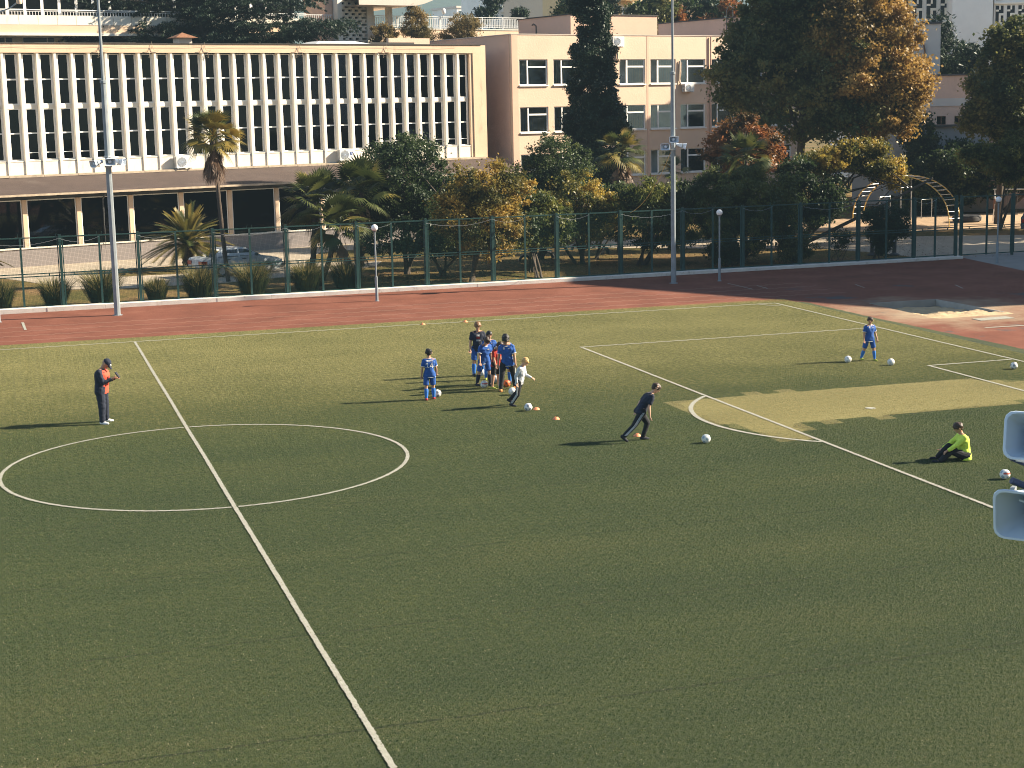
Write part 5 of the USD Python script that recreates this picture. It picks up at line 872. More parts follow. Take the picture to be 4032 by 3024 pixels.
bo = thing('bollard', 'dark post on a round foot beside the cone shaped bush, nearest the path edge', 'bollard', (38.9, 38.6, -.02)); m = MB(); m.lathe([(0, 0), (.28, 0), (.28, .05), (.18, .10), (.11, .14), (.11, 1.0), (.13, 1.02), (.12, 1.12), (0, 1.14)], 12); part(bo, 'post', m, 'metal_dark', 30); m = MB(); m.lathe([(.12, .7), (.125, .7), (.125, .85), (.12, .85)], 12); part(bo, 'band', m, 'galvanised')
copy(bo, 'bollard', 'dark post on a round foot half hidden behind the cone shaped bush', (39.9, 38.1, -.02)); copy(bo, 'bollard', 'dark post on a round foot further up the path', (40.6, 41.0, -.02))

# unseen trees added beyond the right edge to dapple the path with shade
tree('shade_tree', 'added unseen tree outside the right edge shading the path by the gate', (62.5, 43.0), [[62.5, 42.6, 9.5, 3.2, 2.6], [61.5, 44.0, 7.5, 2.6, 2.0], [63.5, 41.5, 12.0, 2.6, 2.2], [61.8, 42.8, 5.2, 2.0, 1.5]], 9000, 'leaf_autumn_green', .35, .7, .25, .7, 1)
tree('shade_tree', 'second added unseen tree outside the right edge shading the grass before the playground', (64.0, 47.6), [[64, 47.3, 8.5, 2.6, 2.6], [63, 47.6, 11.0, 2.4, 2.2], [65, 47.2, 6.0, 2.2, 1.7]], 7000, 'leaf_autumn_green', .35, .7, .25, .7, 1)
# ------------------------------------------------------------------ parked car
M('car_silver', (.46, .52, .56), .3, .03, spec=.5, coat=.3); M('car_trim', (.085, .095, .105), .5, .08); M('red_lens', (.30, .02, .015), .2, .05); M('clear_lens', (.7, .72, .75), .15, .03); M('hub_grey', (.45, .46, .47), .4, .06)
def car(label, loc, rz):
    t = thing('parked_car', label, 'car', loc, rz)
    prof = [(-1.03, .33), (-1.06, .52), (-1.03, .88), (-.97, .95), (-.55, .985), (.5, .965), (2.3, .925), (2.75, .86), (3.15, .77), (3.34, .66), (3.42, .50), (3.40, .31), (3.2, .2), (-.85, .21)]
    cs = CrossSection([prof[::-1]]); body = cs.extrude(1.54).rotate((90, 0, 0)).translate((0, .77, 0))
    bulge = CrossSection([[(-1.02, .40), (-1.04, .55), (-1.0, .80), (2.4, .80), (3.1, .70), (3.32, .58), (3.36, .45), (3.3, .36)][::-1]]).extrude(1.66).rotate((90, 0, 0)).translate((0, .83, 0))
    body = (body+bulge)
    wells = [Manifold.cylinder(.3, .345, .345, 28).rotate((90, 0, 0)).translate((x, y, .285)) for x in (0, 2.52) for y in (-.60, .9)]
    body = body-Manifold.batch_boolean(wells, m3.OpType.Add); part(t, 'body', body, 'car_silver', 25)
    cab = Manifold.hull_points(A([[x, s*y, z] for s in (-1, 1) for x, y, z in ((-.55, .74, .95), (2.25, .75, .93), (.16, .57, 1.35), (.35, .555, 1.38), (1.28, .555, 1.385), (1.48, .57, 1.345), (-.3, .72, 1.05), (2.0, .74, 1.0))])); part(t, 'roof', cab, 'car_silver', 25)
    def sidey(z): return .752-(z-.93)*(.752-.578)/(1.35-.93)+.004
    for s in (-1, 1):
        for nm, P in (('front_window', [(1.03, .965), (2.06, .965), (1.50, 1.305), (1.05, 1.315)]), ('rear_window', [(.20, .965), (.95, .965), (.98, 1.315), (.42, 1.305)]), ('quarter_window', [(-.18, .965), (.12, .965), (.33, 1.28), (.27, 1.275)])):
            m = MB(); v = A([[x, s*sidey(z), z] for x, z in P]+[[x, s*(sidey(z)+.006), z] for x, z in P]); m.add(v, [[0, 1, 2, 3], [4, 7, 6, 5], [0, 4, 5, 1], [1, 5, 6, 2], [2, 6, 7, 3], [3, 7, 4, 0]]); part(t, nm, m, 'glass_dark')
        m = MB(); m.box(-1.0, 3.3, s*.835-.012, s*.835+.012, .50, .56); part(t, 'side_moulding', m, 'car_trim'); m = MB(); m.box(.36, 2.16, s*.79-.035, s*.79+.035, .20, .37); part(t, 'sill_panel', m, 'car_trim')
        for x in (.28, 1.15): m = MB(); m.box(x, x+.2, s*.80-.03, s*.80+.03, .81, .86); part(t, 'door_handle', m, 'car_trim')
        m = MB(); m.box(1.86, 1.98, s*.86-.08, s*.86+.08, .96, 1.08); part(t, 'mirror', m, 'car_trim')
        m = MB(); m.box(-1.075, -.93, s*.60-.2, s*.60+.2, .62, .82); m.box(-1.02, -.80, s*.80-.012 if s > 0 else -.838, .838 if s > 0 else s*.80+.012, .62, .82); part(t, 'tail_light', m, 'red_lens')
        m = MB(); m.box(3.25, 3.40, s*.55-.2, s*.55+.2, .55, .68); part(t, 'headlight', m, 'clear_lens')
    for x0, nose, P in ((0, 0, [(-.52, .965), (.13, 1.33)]), (1, 1, [(2.22, .955), (1.52, 1.33)])):
        (xa, za), (xb, zb) = P; o = -.012 if nose == 0 else .012; m = MB(); v = A([[xa+o, -.66, za], [xa+o, .66, za], [xb+o, .52, zb], [xb+o, -.52, zb]]); v = np.vstack([v, v+A([o*.6, 0, .012])]); m.add(v, MB.BF); part(t, 'rear_screen' if nose == 0 else 'windscreen', m, 'glass_dark')
    m = MB(); m.add(*loft([A([[x, y, z] for y, z in ((-.8, .24), (.8, .24), (.83, .36), (.83, .46), (.8, .5), (-.8, .5), (-.83, .46), (-.83, .36))]) for x in (3.28, 3.46)])); m.box(3.44, 3.465, -.8, .8, .26, .48); part(t, 'front_bumper', m, 'car_trim')
    m = MB(); m.add(*loft([A([[x, y, z] for y, z in ((-.8, .26), (.8, .26), (.83, .38), (.83, .48), (.8, .52), (-.8, .52), (-.83, .48), (-.83, .38))]) for x in (-1.13, -.85)])); m.box(-1.135, -1.12, -.8, .8, .28, .5); part(t, 'rear_bumper', m, 'car_trim')
    for x in (0, 2.52):
        for s in (-1, 1):
            m = MB(); v, f = MB().lathe([(.17, -.09), (.27, -.09), (.285, -.06), (.285, .06), (.27, .09), (.17, .09)], 24).arr(); m.add(np.stack([v[:, 0]+x, v[:, 2]+s*.72, v[:, 1]+.285], 1), f[:, ::-1]); w = part(t, 'wheel', m, 'tyre_rubber', 40)
            m = MB(); v, f = MB().lathe([(.0, .10), (.05, .10), (.10, .085), (.17, .09), (.175, .06)], 20).arr(); m.add(np.stack([v[:, 0]+x, s*v[:, 2]+s*.72, v[:, 1]+.285], 1), f); 
            for a in np.arange(6)*PI/3: m.tube([(x+.05*math.cos(a), s*.825, .285+.05*math.sin(a)), (x+.15*math.cos(a), s*.815, .285+.15*math.sin(a))], .012, 5)
            part(t, 'hubcap', m, 'hub_grey', 40)
    m = MB(); m.tube([(1.4, .4, 1.38), (1.2, .4, 1.95)], .004, 4); part(t, 'aerial', m, 'car_trim')
    return t
ca_ = math.radians(19.5); car('silver saloon car parked on the drive behind the tall palm', (5.95-math.sin(ca_)*.74, 44.41+math.cos(ca_)*.74, -.02), 19.5)
vn = thing('parked_van', 'dark vehicle cut off by the right edge beyond the gate', 'van', (53.2, 45.2, -.02), 12)
b = CrossSection([[(-.1, .3), (-.12, 1.0), (0, 1.1), (.35, 1.75), (.6, 1.9), (4.2, 1.9), (4.3, .3)][::-1]]).extrude(1.8).rotate((90, 0, 0)).translate((0, .9, 0)); part(vn, 'body', b, 'car_trim', 25)
m = MB(); m.add(A([[.02, -.75, 1.12], [.02, .75, 1.12], [.33, .7, 1.72], [.33, -.7, 1.72], [.0, -.75, 1.13], [.0, .75, 1.13], [.31, .7, 1.73], [.31, -.7, 1.73]]), MB.BF); part(vn, 'windscreen', m, 'glass_dark')
for s in (-1, 1):
    m = MB(); m.box(-.14, -.08, s*.62-.2, s*.62+.2, .7, .9); part(vn, 'tail_light', m, 'red_lens')
    for x in (.8, 3.4): m = MB(); v, f = MB().lathe([(0, -.1), (.3, -.1), (.32, 0), (.3, .1), (0, .1)], 18).arr(); m.add(np.stack([v[:, 0]+x, v[:, 2]+s*.82, v[:, 1]+.32], 1), f[:, ::-1]); part(vn, 'wheel', m, 'tyre_rubber', 40)

# ------------------------------------------------------------------ balls and cones
M('ball_white', (.74, .73, .70), .45, .06, 12, obj=True); M('ball_navy', (.03, .045, .10), .45, .1); M('ball_teal', (.10, .20, .26), .45, .1); M('ball_red', (.50, .09, .05), .45, .08); M('ball_black', (.025, .025, .025), .45, .1); M('ball_orange', (.62, .16, .05), .45, .08); M('ball_grey', (.36, .38, .40), .45, .1)
ico = trimesh.creation.icosahedron(); IV = ico.vertices/np.linalg.norm(ico.vertices[0])
def ball(label, x, y, base='ball_white', spots='ball_navy', rot=0.0, ring=None, rad=.108):
    t = thing('football', label, 'ball', (x, y, rad-.002), rot); m = MB(); m.sphere((0, 0, 0), rad, 3); part(t, 'shell', m, base, True)
    R_ = trimesh.transformations.euler_matrix(rot*.03+.3, rot*.05+.5, rot*.02)[:3, :3]; m = MB()
    for c in IV@R_.T:
        u = np.cross(c, [.3, .2, .9]); u /= np.linalg.norm(u); w = np.cross(c, u); q = [c]+[c*math.cos(.36)+(u*math.cos(a)+w*math.sin(a))*math.sin(.36) for a in np.arange(5)*2*PI/5]; q2 = [(q[i+1]+q[(i+1) % 5+1])/2 for i in range(5)]
        q = A(q+q2); q /= np.linalg.norm(q, axis=1, keepdims=True); m.add(q*(rad+.0012), [[0, i+1, i+6] for i in range(5)]+[[0, i+6, (i+1) % 5+1] for i in range(5)])
    part(t, 'dark_panels', m, spots)
    if ring:
        m = MB(); a = np.linspace(-.9, .9, 12); e = [.15, .48]; v = A([[math.cos(q)*math.cos(z), math.sin(q)*math.cos(z), math.sin(z)] for z in e for q in a])@rotz(-PI/2-math.radians(rot)).T*(rad+.002); i = np.arange(11); m.add(v, np.stack([i, i+1, i+13, i+12], 1)); part(t, 'printed_band', m, ring)
ball('white football with dark blue patches at the feet of the boy numbered 14', 7.1, 6.34, 'ball_white', 'ball_navy', 20)
ball('white football behind the foot of the boy in the dark printed shirt', 9.25, 9.3, 'ball_white', 'ball_grey', 70)
ball('white and red football between the feet of the crowded boys', 8.72, 7.24, 'ball_white', 'ball_grey', 40, 'ball_red')
ball('pale football between the crowded boys behind the boy in red', 9.28, 7.95, 'ball_white', 'ball_grey', 110)
ball('orange football behind the leg of the boy in blue shirt and black trousers', 9.36, 7.12, 'ball_orange', 'ball_black', 10)
ball('pale grey football in front of the boy in blue shirt and black trousers', 9.11, 5.78, 'ball_white', 'ball_grey', 150)
ball('speckled white and navy football beside the blond boy\'s cone', 8.78, 3.28, 'ball_white', 'ball_navy', 200)
ball('white football alone in front of the boy running in black', 11.37, -2.40, 'ball_white', 'ball_teal', 35)
ball('white football left of the boy in blue by the goal line', 20.26, 7.04, 'ball_white', 'ball_grey', 80)
ball('white football right of the boy in blue by the goal line', 21.15, 6.02, 'ball_white', 'ball_grey', 300)
ball('white football alone beside the goal area corner', 24.02, 3.92, 'ball_white', 'ball_navy', 120)
ball('white football with a red band between the seated goalkeeper and the loudspeakers', 15.58, -8.26, 'ball_white', 'ball_teal', 250, 'ball_red')
cone = None
for x, y, lab in ((9.03, 3.36, 'flat orange marker cone next to the blond boy\'s ball'), (10.55, 21.77, 'flat orange marker cone on the far touch line, the left one of the pair'), (12.2, 21.77, 'flat orange marker cone on the far touch line, behind the tall boy'), (9.07, 1.85, 'flat orange marker cone alone between the blond boy and the runner'), (10.18, -1.0, 'flat orange marker cone between the legs of the boy running in black')):
    if cone is None:
        cone = thing('marker_cone', lab, 'cone', (x, y, .002)); m = MB(); m.lathe([(.098, 0), (.10, .004), (.085, .022), (.05, .055), (.03, .065), (.025, .062), (.045, .05), (.08, .018), (.096, 0)], 20); part(cone, 'disc', m, 'orange_cone', 40); m = MB(); m.lathe([(.026, .0635), (.031, .0665), (.036, .0625)], 16); part(cone, 'rim', m, 'orange_cone')
    else: copy(cone, 'marker_cone', lab, (x, y, .002))

# ------------------------------------------------------------------ people
M('skin', (.46, .25, .155), .5, .06, 8, obj=True); M('skin_fair', (.56, .33, .22), .5, .06, 8, obj=True); M('hair_black', (.012, .010, .009), .45, .3, 40, obj=True); M('hair_brown', (.045, .026, .016), .5, .3, 40, obj=True); M('hair_light', (.20, .105, .05), .5, .3, 40, obj=True); M('hair_blond', (.52, .31, .12), .5, .2, 40, obj=True)
M('eye_dark', (.02, .015, .012), .3, .05); M('lip', (.33, .12, .09), .5, .05)
def CL(n, c): M(n, c, .85, .12, 14, .004, 30, obj=True)
for n, c in dict(cloth_blue=(.018, .085, .32), cloth_navy=(.012, .017, .034), cloth_black=(.012, .013, .016), cloth_red=(.42, .035, .022), cloth_coral=(.62, .085, .045), cloth_grey=(.50, .52, .55), cloth_lime=(.62, .78, .10), sock_blue=(.03, .16, .50), cloth_white=(.75, .75, .74), shoe_red=(.48, .05, .05), shoe_white=(.76, .76, .76), shoe_dark=(.02, .022, .03), shoe_lime=(.35, .38, .06), shoe_orange=(.60, .20, .06), print_red=(.45, .05, .04)).items(): CL(n, c)
US = trimesh.creation.icosphere(1).vertices
def hull(*cr):
    P = []
    for c, r in cr:
        r = A(r, float); P.append(A(c)+US*(r if r.ndim else float(r)))
    return Manifold.hull_points(np.vstack(P))
def union(L): return Manifold.batch_boolean(L, m3.OpType.Add)
def soft(M_, edge=.03, it=6, wrinkle=0.0, seed=0):
    m = M_.refine_to_length(edge).to_mesh(); t = trimesh.Trimesh(m.vert_properties[:, :3], m.tri_verts, process=True); trimesh.smoothing.filter_taubin(t, .5, .53, it)
    v = np.array(t.vertices)
    if wrinkle: n = np.array(t.vertex_normals); v = v+n*((meshkit.fbm(v*A([14, 14, 22])+seed, 3, seed)-.5)*2*wrinkle)[:, None]
    return v, np.array(t.faces)
def project(mesh, pts, o, d, off):
    """pts (n,3) moved along d onto the first hit of the mesh"""
    v, f = mesh; a, b, c = v[f[:, 0]], v[f[:, 1]], v[f[:, 2]]; e1, e2 = b-a, c-a; h = np.cross(d, e2); det = (e1*h).sum(1); ok = abs(det) > 1e-9; inv = np.where(ok, 1/np.where(ok, det, 1), 0); out = []
    for p in pts:
        s = p-a; u = (s*h).sum(1)*inv; q = np.cross(s, e1); w = (q@d)*inv; t = (e2*q).sum(1)*inv; k = ok & (u >= -1e-6) & (w >= -1e-6) & (u+w <= 1+1e-6); tt = t[k]
        out.append(p+d*((tt.min() if len(tt) else .3)-off))
    return A(out)
def person(label, x, y, rz, H, top_c='cloth_blue', leg='shorts', leg_c='cloth_blue', sock='sock_blue', shoe='shoe_dark', hair='hair_black', skin='skin', lean=0, side=0, head=(0, 0), arms=((0, 8, 10), (0, 8, 10)), legs=((0, 4, 0), (0, 4, 0)), sleeve=.55, fat=1.0, trim=None, prints=None, stripes=None, cap=False, seat=None, toe=(0, 0), panel=None, twist=0, foot_yaw=(0, 0), back_print=None):
    t = thing('person', label, 'person', (x, y, 0.0), rz); rd = math.radians; S = H
    hw, sw = .062*S*min(fat, 1.1), .105*S*min(fat, 1.12); TL = .30*S
    la, sa = rd(lean), rd(side); up = A([math.sin(sa), math.sin(la)*math.cos(sa), math.cos(la)*math.cos(sa)]); fwd = A([0, math.cos(la), -math.sin(la)]); rgt = np.cross(fwd, up)
    tw = rd(twist); rg2 = rgt*math.cos(tw)+fwd*math.sin(tw); fw2 = fwd*math.cos(tw)-rgt*math.sin(tw)
    J = {}
    for i, s in enumerate((-1, 1)):
        a, b, k = (rd(q) for q in legs[i]); h = A([s*hw, 0, 0.]); d = A([s*math.sin(b), math.sin(a)*math.cos(b), -math.cos(a)*math.cos(b)]); kn = h+d*.245*S; d2 = A([s*math.sin(b)*.6, math.sin(a-k), -math.cos(a-k)]); d2 /= np.linalg.norm(d2); an = kn+d2*.235*S
        fy = rd(foot_yaw[i]); tp = rd(toe[i]); fd = A([math.sin(fy)*math.cos(tp), math.cos(fy)*math.cos(tp), -math.sin(tp)]); fu = np.cross(A([math.cos(fy), -math.sin(fy), 0]), fd)
        J['h', i], J['k', i], J['a', i], J['fd', i], J['fu', i] = h, kn, an, fd, fu
    low = min((J['a', i]-J['fu', i]*.036*S-J['fd', i]*.03*S)[2] for i in (0, 1)); low = min(low, min((J['a', i]-J['fu', i]*.036*S+J['fd', i]*.10*S)[2] for i in (0, 1)))
    oz = -low if seat is None else seat
    off = A([0, 0, oz])
    for k in list(J):
        if k[0] in 'hka' and len(k[0]) == 1: J[k] = J[k]+off
    pel = off+A([0, 0, .02*S]); wa = pel+up*.10*S; ch = pel+up*.22*S; nb = pel+up*TL
    hp, hy = rd(head[0]), rd(head[1]); hu = up*math.cos(hp)+fw2*math.sin(hp); hf = fw2*math.cos(hp)-up*math.sin(hp); hr = np.cross(hf, hu); hf, hr = hf*math.cos(hy)+hr*math.sin(hy), hr*math.cos(hy)-hf*math.sin(hy)
    HC = nb+up*.045*S+hu*.072*S+fw2*.012*S; q = .066*S*(1.0 if H > 1.45 else 1.05)
    def hd(r_, f_, u_): return HC+hr*r_*q+hf*f_*q+hu*u_*q
    T = [hull((pel+rgt*hw*.9, .062*S*fat), (pel-rgt*hw*.9, .062*S*fat), (wa, .072*S*fat)), hull((wa, .072*S*fat), (ch+rg2*.055*S, .068*S*fat), (ch-rg2*.055*S, .068*S*fat)), hull((ch+rg2*.055*S, .066*S*fat), (ch-rg2*.055*S, .066*S*fat), (nb+rg2*sw*.82-up*.028*S, .04*S), (nb-rg2*sw*.82-up*.028*S, .04*S), (nb, .036*S))]
    body = T+[hull((nb-up*.01*S, .034*S), (HC-hu*.05*S, .031*S)), hull((hd(0, -.12, .22), q*.93), (hd(0, .1, .2), q*.86), (hd(0, .25, -.5), q*.55)), hull((hd(0, .3, -.35), q*.6), (hd(0, .55, -.85), q*.28), (hd(0, .0, -.4), q*.6)), hull((hd(0, .95, .0), q*.10), (hd(0, 1.10, -.22), q*.13)), hull((hd(.93, -.05, .02), q*.16), (hd(.95, -.08, -.22), q*.10)), hull((hd(-.93, -.05, .02), q*.16), (hd(-.95, -.08, -.22), q*.10))]
    sl, arm_pts = [], []
    for i, s in enumerate((-1, 1)):
        a, b, e = (rd(v) for v in arms[i][:3]); inw = rd(arms[i][3]) if len(arms[i]) > 3 else 0
        sh = nb+rg2*s*sw-up*.035*S; d = rg2*s*math.sin(b)+(fw2*math.sin(a)-up*math.cos(a))*math.cos(b); d /= np.linalg.norm(d); el = sh+d*.165*S
        d2 = rg2*s*(math.sin(b)*.5-math.sin(inw))+(fw2*math.sin(a+e)-up*math.cos(a+e)); d2 /= np.linalg.norm(d2); wr = el+d2*.145*S
        body += [hull((sh, .034*S), (el, .024*S)), hull((el, .024*S), (el+d2*.05*S, .025*S), (wr, .016*S))]
        ax = np.cross(d2, fw2 if abs(d2@fw2) < .8 else up); ax /= np.linalg.norm(ax); ac_ = np.cross(ax, d2)
        body.append(hull((wr+d2*.005*S, (.014*S)), (wr+d2*.042*S+ax*.016*S, .0085*S), (wr+d2*.044*S-ax*.016*S, .0085*S), (wr+d2*.02*S, .014*S)))
        for fi, fl in enumerate((.036, .042, .039, .031)):
            p0 = wr+d2*.042*S+ax*(.0185-.0123*fi)*S; p1 = p0+(d2*.9+ac_*.42*s)*fl*.5*S; p2 = p1+(d2*.6+ac_*.8*s)*fl*.5*S; body += [hull((p0, .0062*S), (p1, .0056*S)), hull((p1, .0056*S), (p2, .0046*S))]
        p0 = wr+d2*.014*S+ax*.014*S; p1 = p0+(d2*.7+ax*.75)*.026*S; p2 = p1+(d2*.9+ax*.2+ac_*.3*s)*.022*S; body += [hull((p0, .0075*S), (p1, .0062*S)), hull((p1, .0062*S), (p2, .005*S))]
        J['s', i], J['e', i], J['w', i], J['wd', i] = sh, el, wr, d2
        E_e = sh+(el-sh)*min(1, sleeve*1.0) if sleeve < 1.01 else el; loose = 1.35 if sleeve < 1 else 1.2
        sl.append(hull((sh, .041*S*max(1, fat*.95)), (E_e, .031*S*loose)))
        if sleeve > 1.2: sl.append(hull((el, .031*S*1.12), (el+d2*.13*S*(sleeve-1), .025*S)))
        arm_pts.append((E_e, (el-sh)/np.linalg.norm(el-sh), .033*S*loose))
    for i, s in enumerate((-1, 1)):
        h, k, an = J['h', i], J['k', i], J['a', i]; body += [hull((h, .060*S*min(fat, 1.1)), (k, .036*S)), hull((k, .036*S), (k+(an-k)*.3, .036*S), (an, .021*S)), hull((an, .021*S), (an+J['fd', i]*.06*S-J['fu', i]*.02*S, .018*S))]
    bm = soft(union(body), .025, 3); part(t, 'body', bm, skin, True)
    # clothes
    g = .010*S; hem = pel-up*.045*S
    C = [hull((hem+rgt*hw, .060*S*fat+g), (hem-rgt*hw, .060*S*fat+g), (wa, .074*S*fat+g)), hull((wa, .074*S*fat+g), (ch+rg2*.055*S, .068*S*fat+g), (ch-rg2*.055*S, .068*S*fat+g)), hull((ch+rg2*.055*S, .066*S*fat+g), (ch-rg2*.055*S, .066*S*fat+g), (nb+rg2*sw*.82-up*.03*S, .043*S), (nb-rg2*sw*.82-up*.03*S, .043*S), (nb-up*.012*S, .040*S))]+sl
    sm = soft(union(C).trim_by_plane(tuple(up), float(up@(hem-up*.03*S))), .022, 4, 0.008*S, int(x*7+y*3) % 90); part(t, 'jacket' if panel else ('jersey' if sleeve < 1 else 'sweater'), sm, top_c, True)
    lg = []
    for i in (0, 1):
        h, k, an = J['h', i], J['k', i], J['a', i]
        if leg == 'shorts': e = h+(k-h)*.86; lg += [hull((h+A([0, 0, .01*S]), .066*S), (e, .056*S)).trim_by_plane(tuple((h-k)/np.linalg.norm(h-k)), float((h-k)/np.linalg.norm(h-k)@e))]
        else: lg += [hull((h, .067*S*min(fat, 1.15)), (k, .046*S*fat)), hull((k, .046*S*fat), (an+(k-an)*.1, .036*S*fat))]
    lg.append(hull((pel+rgt*hw*.9, .066*S*fat), (pel-rgt*hw*.9, .066*S*fat), (J['h', 0]-A([0, 0, .02*S]), .06*S), (J['h', 1]-A([0, 0, .02*S]), .06*S)))
    lm = soft(union(lg), .022, 4, .007*S, 5); part(t, 'shorts' if leg == 'shorts' else 'trousers', lm, leg_c, True)
    for i in (0, 1):
        k, an, fd, fu = J['k', i], J['a', i], J['fd', i], J['fu', i]
        if leg == 'shorts' and sock: part(t, 'sock', soft(hull((an+(k-an)*.78, .041*S), (an+(k-an)*.62, .043*S), (an, .028*S)), .02, 3), sock, True)
        part(t, 'shoe', soft(union([hull((an-fu*.012*S-fd*.02*S, .030*S), (an-fu*.018*S+fd*.06*S, .022*S)), hull((an-fu*.020*S-fd*.022*S, .022*S), (an-fu*.023*S+fd*.095*S, .018*S), (an-fu*.023*S+fd*.06*S+np.cross(fd, fu)*.008*S, .022*S))]), .018, 3), shoe, True)
    if cap:
        part(t, 'cap', soft(union([hull((hd(0, -.1, .42), q*1.0), (hd(0, .12, .45), q*.92)).trim_by_plane(tuple(hu), float(hu@hd(0, 0, .28))), hull((hd(.45, .9, .32), q*.16), (hd(-.45, .9, .32), q*.16), (hd(.3, 1.7, .18), q*.12), (hd(-.3, 1.7, .18), q*.12))]), .02, 3), hair, True)
        b_ = MB(); b_.sphere(hd(.25, .95, .7), q*.22, 1, (1, 1, 1.2)); part(t, 'cap_badge', b_, 'cloth_white')
    else:
        hc = union([hull((hd(0, -.16, .28), q*1.02), (hd(0, .12, .34), q*.93)), hull((hd(0, -.45, -.25), q*.62), (hd(0, -.2, .2), q*.95))])-hull((hd(0, 1.25, -.35), q*.85), (hd(.5, 1.05, -.2), q*.55), (hd(-.5, 1.05, -.2), q*.55), (hd(0, 1.2, -1.2), q))-hull((hd(1.3, .15, -.7), q*.55), (hd(-1.3, .15, -.7), q*.55))
        part(t, 'hair', soft(hc, .016, 2, .016*S, 3), hair, True)
    m_ = MB(); [m_.sphere(hd(s*.34, .86, .06), q*.11, 1) for s in (-1, 1)]; part(t, 'eyes', m_, 'eye_dark'); m_ = MB(); m_.tube([hd(-.2, .86, -.55), hd(0, .93, -.56), hd(.2, .86, -.55)], q*.05, 5); part(t, 'mouth', m_, 'lip')
    def ring(c, n_, r_, w): u = np.cross(n_, [.3, .5, .8]); u /= np.linalg.norm(u); v_ = np.cross(n_, u); th = np.linspace(0, 2*PI, 19); m2 = MB(); m2.tube(c+np.outer(np.cos(th)*r_, u)+np.outer(np.sin(th)*r_, v_), w, 5, False); return m2
    if trim:
        part(t, 'collar', ring(nb-up*.004*S+fw2*.006*S, up*.96+fw2*.28, .044*S, .008*S), trim)
        for c, n_, r_ in arm_pts: part(t, 'cuff', ring(c+n_*.025*S, n_, r_*1.0, .006*S), trim)
        for i in (0, 1):
            s = (-1, 1)[i]; o = rg2*s*.5+up*.86; m2 = MB(); p = [nb+rg2*s*sw*.55-up*.006*S, J['s', i]+o*.036*S, J['s', i]+(J['e', i]-J['s', i])*.5+o*.030*S]; m2.tube(p, .009*S, 5); part(t, 'shoulder_stripe', m2, trim)
        hc_ = pel-up*.072*S; th = np.linspace(0, 2*PI, 25); m2 = MB(); m2.tube(hc_+np.outer(np.cos(th)*(hw+.060*S*fat+g*.6), rgt)+np.outer(np.sin(th)*(.060*S*fat+g*.6), fwd), .005*S, 5, False); part(t, 'hem', m2, trim)
    def decal(name, pts2, faces, c0, sgn, mat, off=.005):
        P = A([c0+rg2*(-sgn)*u+up*v_ for u, v_ in pts2])+fw2*sgn*.6; part(t, name, (project(sm, P, None, -fw2*sgn, off), faces), mat)
    def rect(u0, u1, v0, v1, n=5): U, V = np.meshgrid(np.linspace(u0, u1, n), np.linspace(v0, v1, n)); i = (np.arange(n-1)[:, None]*n+np.arange(n-1)[None]).ravel(); f = np.stack([i, i+1, i+n+1, i+n], 1); return np.c_[U.ravel(), V.ravel()], np.vstack([f[:, [0, 1, 2]], f[:, [0, 2, 3]], f[:, [2, 1, 0]], f[:, [3, 2, 0]]])
    for (nm, u0, u1, v0, v1, mt, of) in (prints or []): p2, ff = rect(u0*S, u1*S, v0*S, v1*S); decal(nm, p2, ff, ch, 1, mt, of)
    for (nm, txt, hgt, v0, mt) in (back_print or []):
        tm = meshkit.text_mesh(txt, hgt, .001, True); tm = tm.slice_plane([0, 0, .0005], [0, 0, 1]) if False else tm; V = np.array(tm.vertices); wd = V[:, 0].max()-V[:, 0].min(); p2 = np.c_[V[:, 0]-V[:, 0].min()-wd/2, V[:, 1]+v0]; P = A([ch+rg2*u+up*v_ for u, v_ in p2])-fw2*.6
        Q = project(sm, P, None, fw2, .004)-fw2*(V[:, 2:3]*1.0); part(t, nm, (Q, np.array(tm.faces)), mt)
    if stripes:
        for i in (0, 1):
            s = (-1, 1)[i]; h, k, an = J['h', i], J['k', i], J['a', i]; m2 = MB()
            for o in (-.016, 0, .016):
                lat = A([s*1.0, 0, 0]); P_ = [h+lat*.066*S+A([0, o*S, 0]), k+lat*.045*S+A([0, o*S, 0]), an+(k-an)*.12+lat*.036*S+A([0, o*S, 0])]; m2.tube(P_, .0042*S, 4)
            part(t, 'side_stripes', m2, stripes)
    if panel: 
        F = [hull((wa+fwd*.012*S, .074*S*fat+g), (hem+rgt*hw*.6+fwd*.012*S, .060*S*fat+g), (hem-rgt*hw*.6+fwd*.012*S, .060*S*fat+g)), hull((wa+fwd*.012*S, .073*S*fat+g), (ch+rg2*.05*S+fw2*.012*S, .066*S*fat+g), (ch-rg2*.05*S+fw2*.012*S, .066*S*fat+g))]
        Fm = union(F).trim_by_plane(tuple(fw2), float(fw2@(wa+fw2*.035*S))).trim_by_plane(tuple(up), float(up@(hem-up*.02*S))); part(t, 'front_panel', soft(Fm, .022, 3, .004*S, 9), panel, True)
    return J, t, off
B_, Wt = 'cloth_blue', 'cloth_white'
crest = [('crest', -.055, -.025, .02, .06, Wt, .005), ('logo', .03, .06, .02, .035, Wt, .005)]
J, tc, _ = person('stout man in navy and coral jacket and dark cap, looking down at a phone', -1.98, 6.15, -112, 1.70, 'cloth_navy', 'trousers', 'cloth_navy', None, 'shoe_white', 'cloth_navy', 'skin', lean=4, head=(48, 0), arms=((22, 12, 88, 30), (26, 12, 92, 30)), legs=((2, 6, 2), (6, 8, 6)), sleeve=1.95, fat=1.28, cap=True, panel='cloth_coral', stripes=None, foot_yaw=(-10, 14))
a_ = math.radians(-112); hm = (J['w', 0]+J['w', 1])/2+(J['wd', 0]+J['wd', 1])/2*.12; R_ = rotz(a_); pw_ = R_@hm+A([-1.98, 6.15, 0])
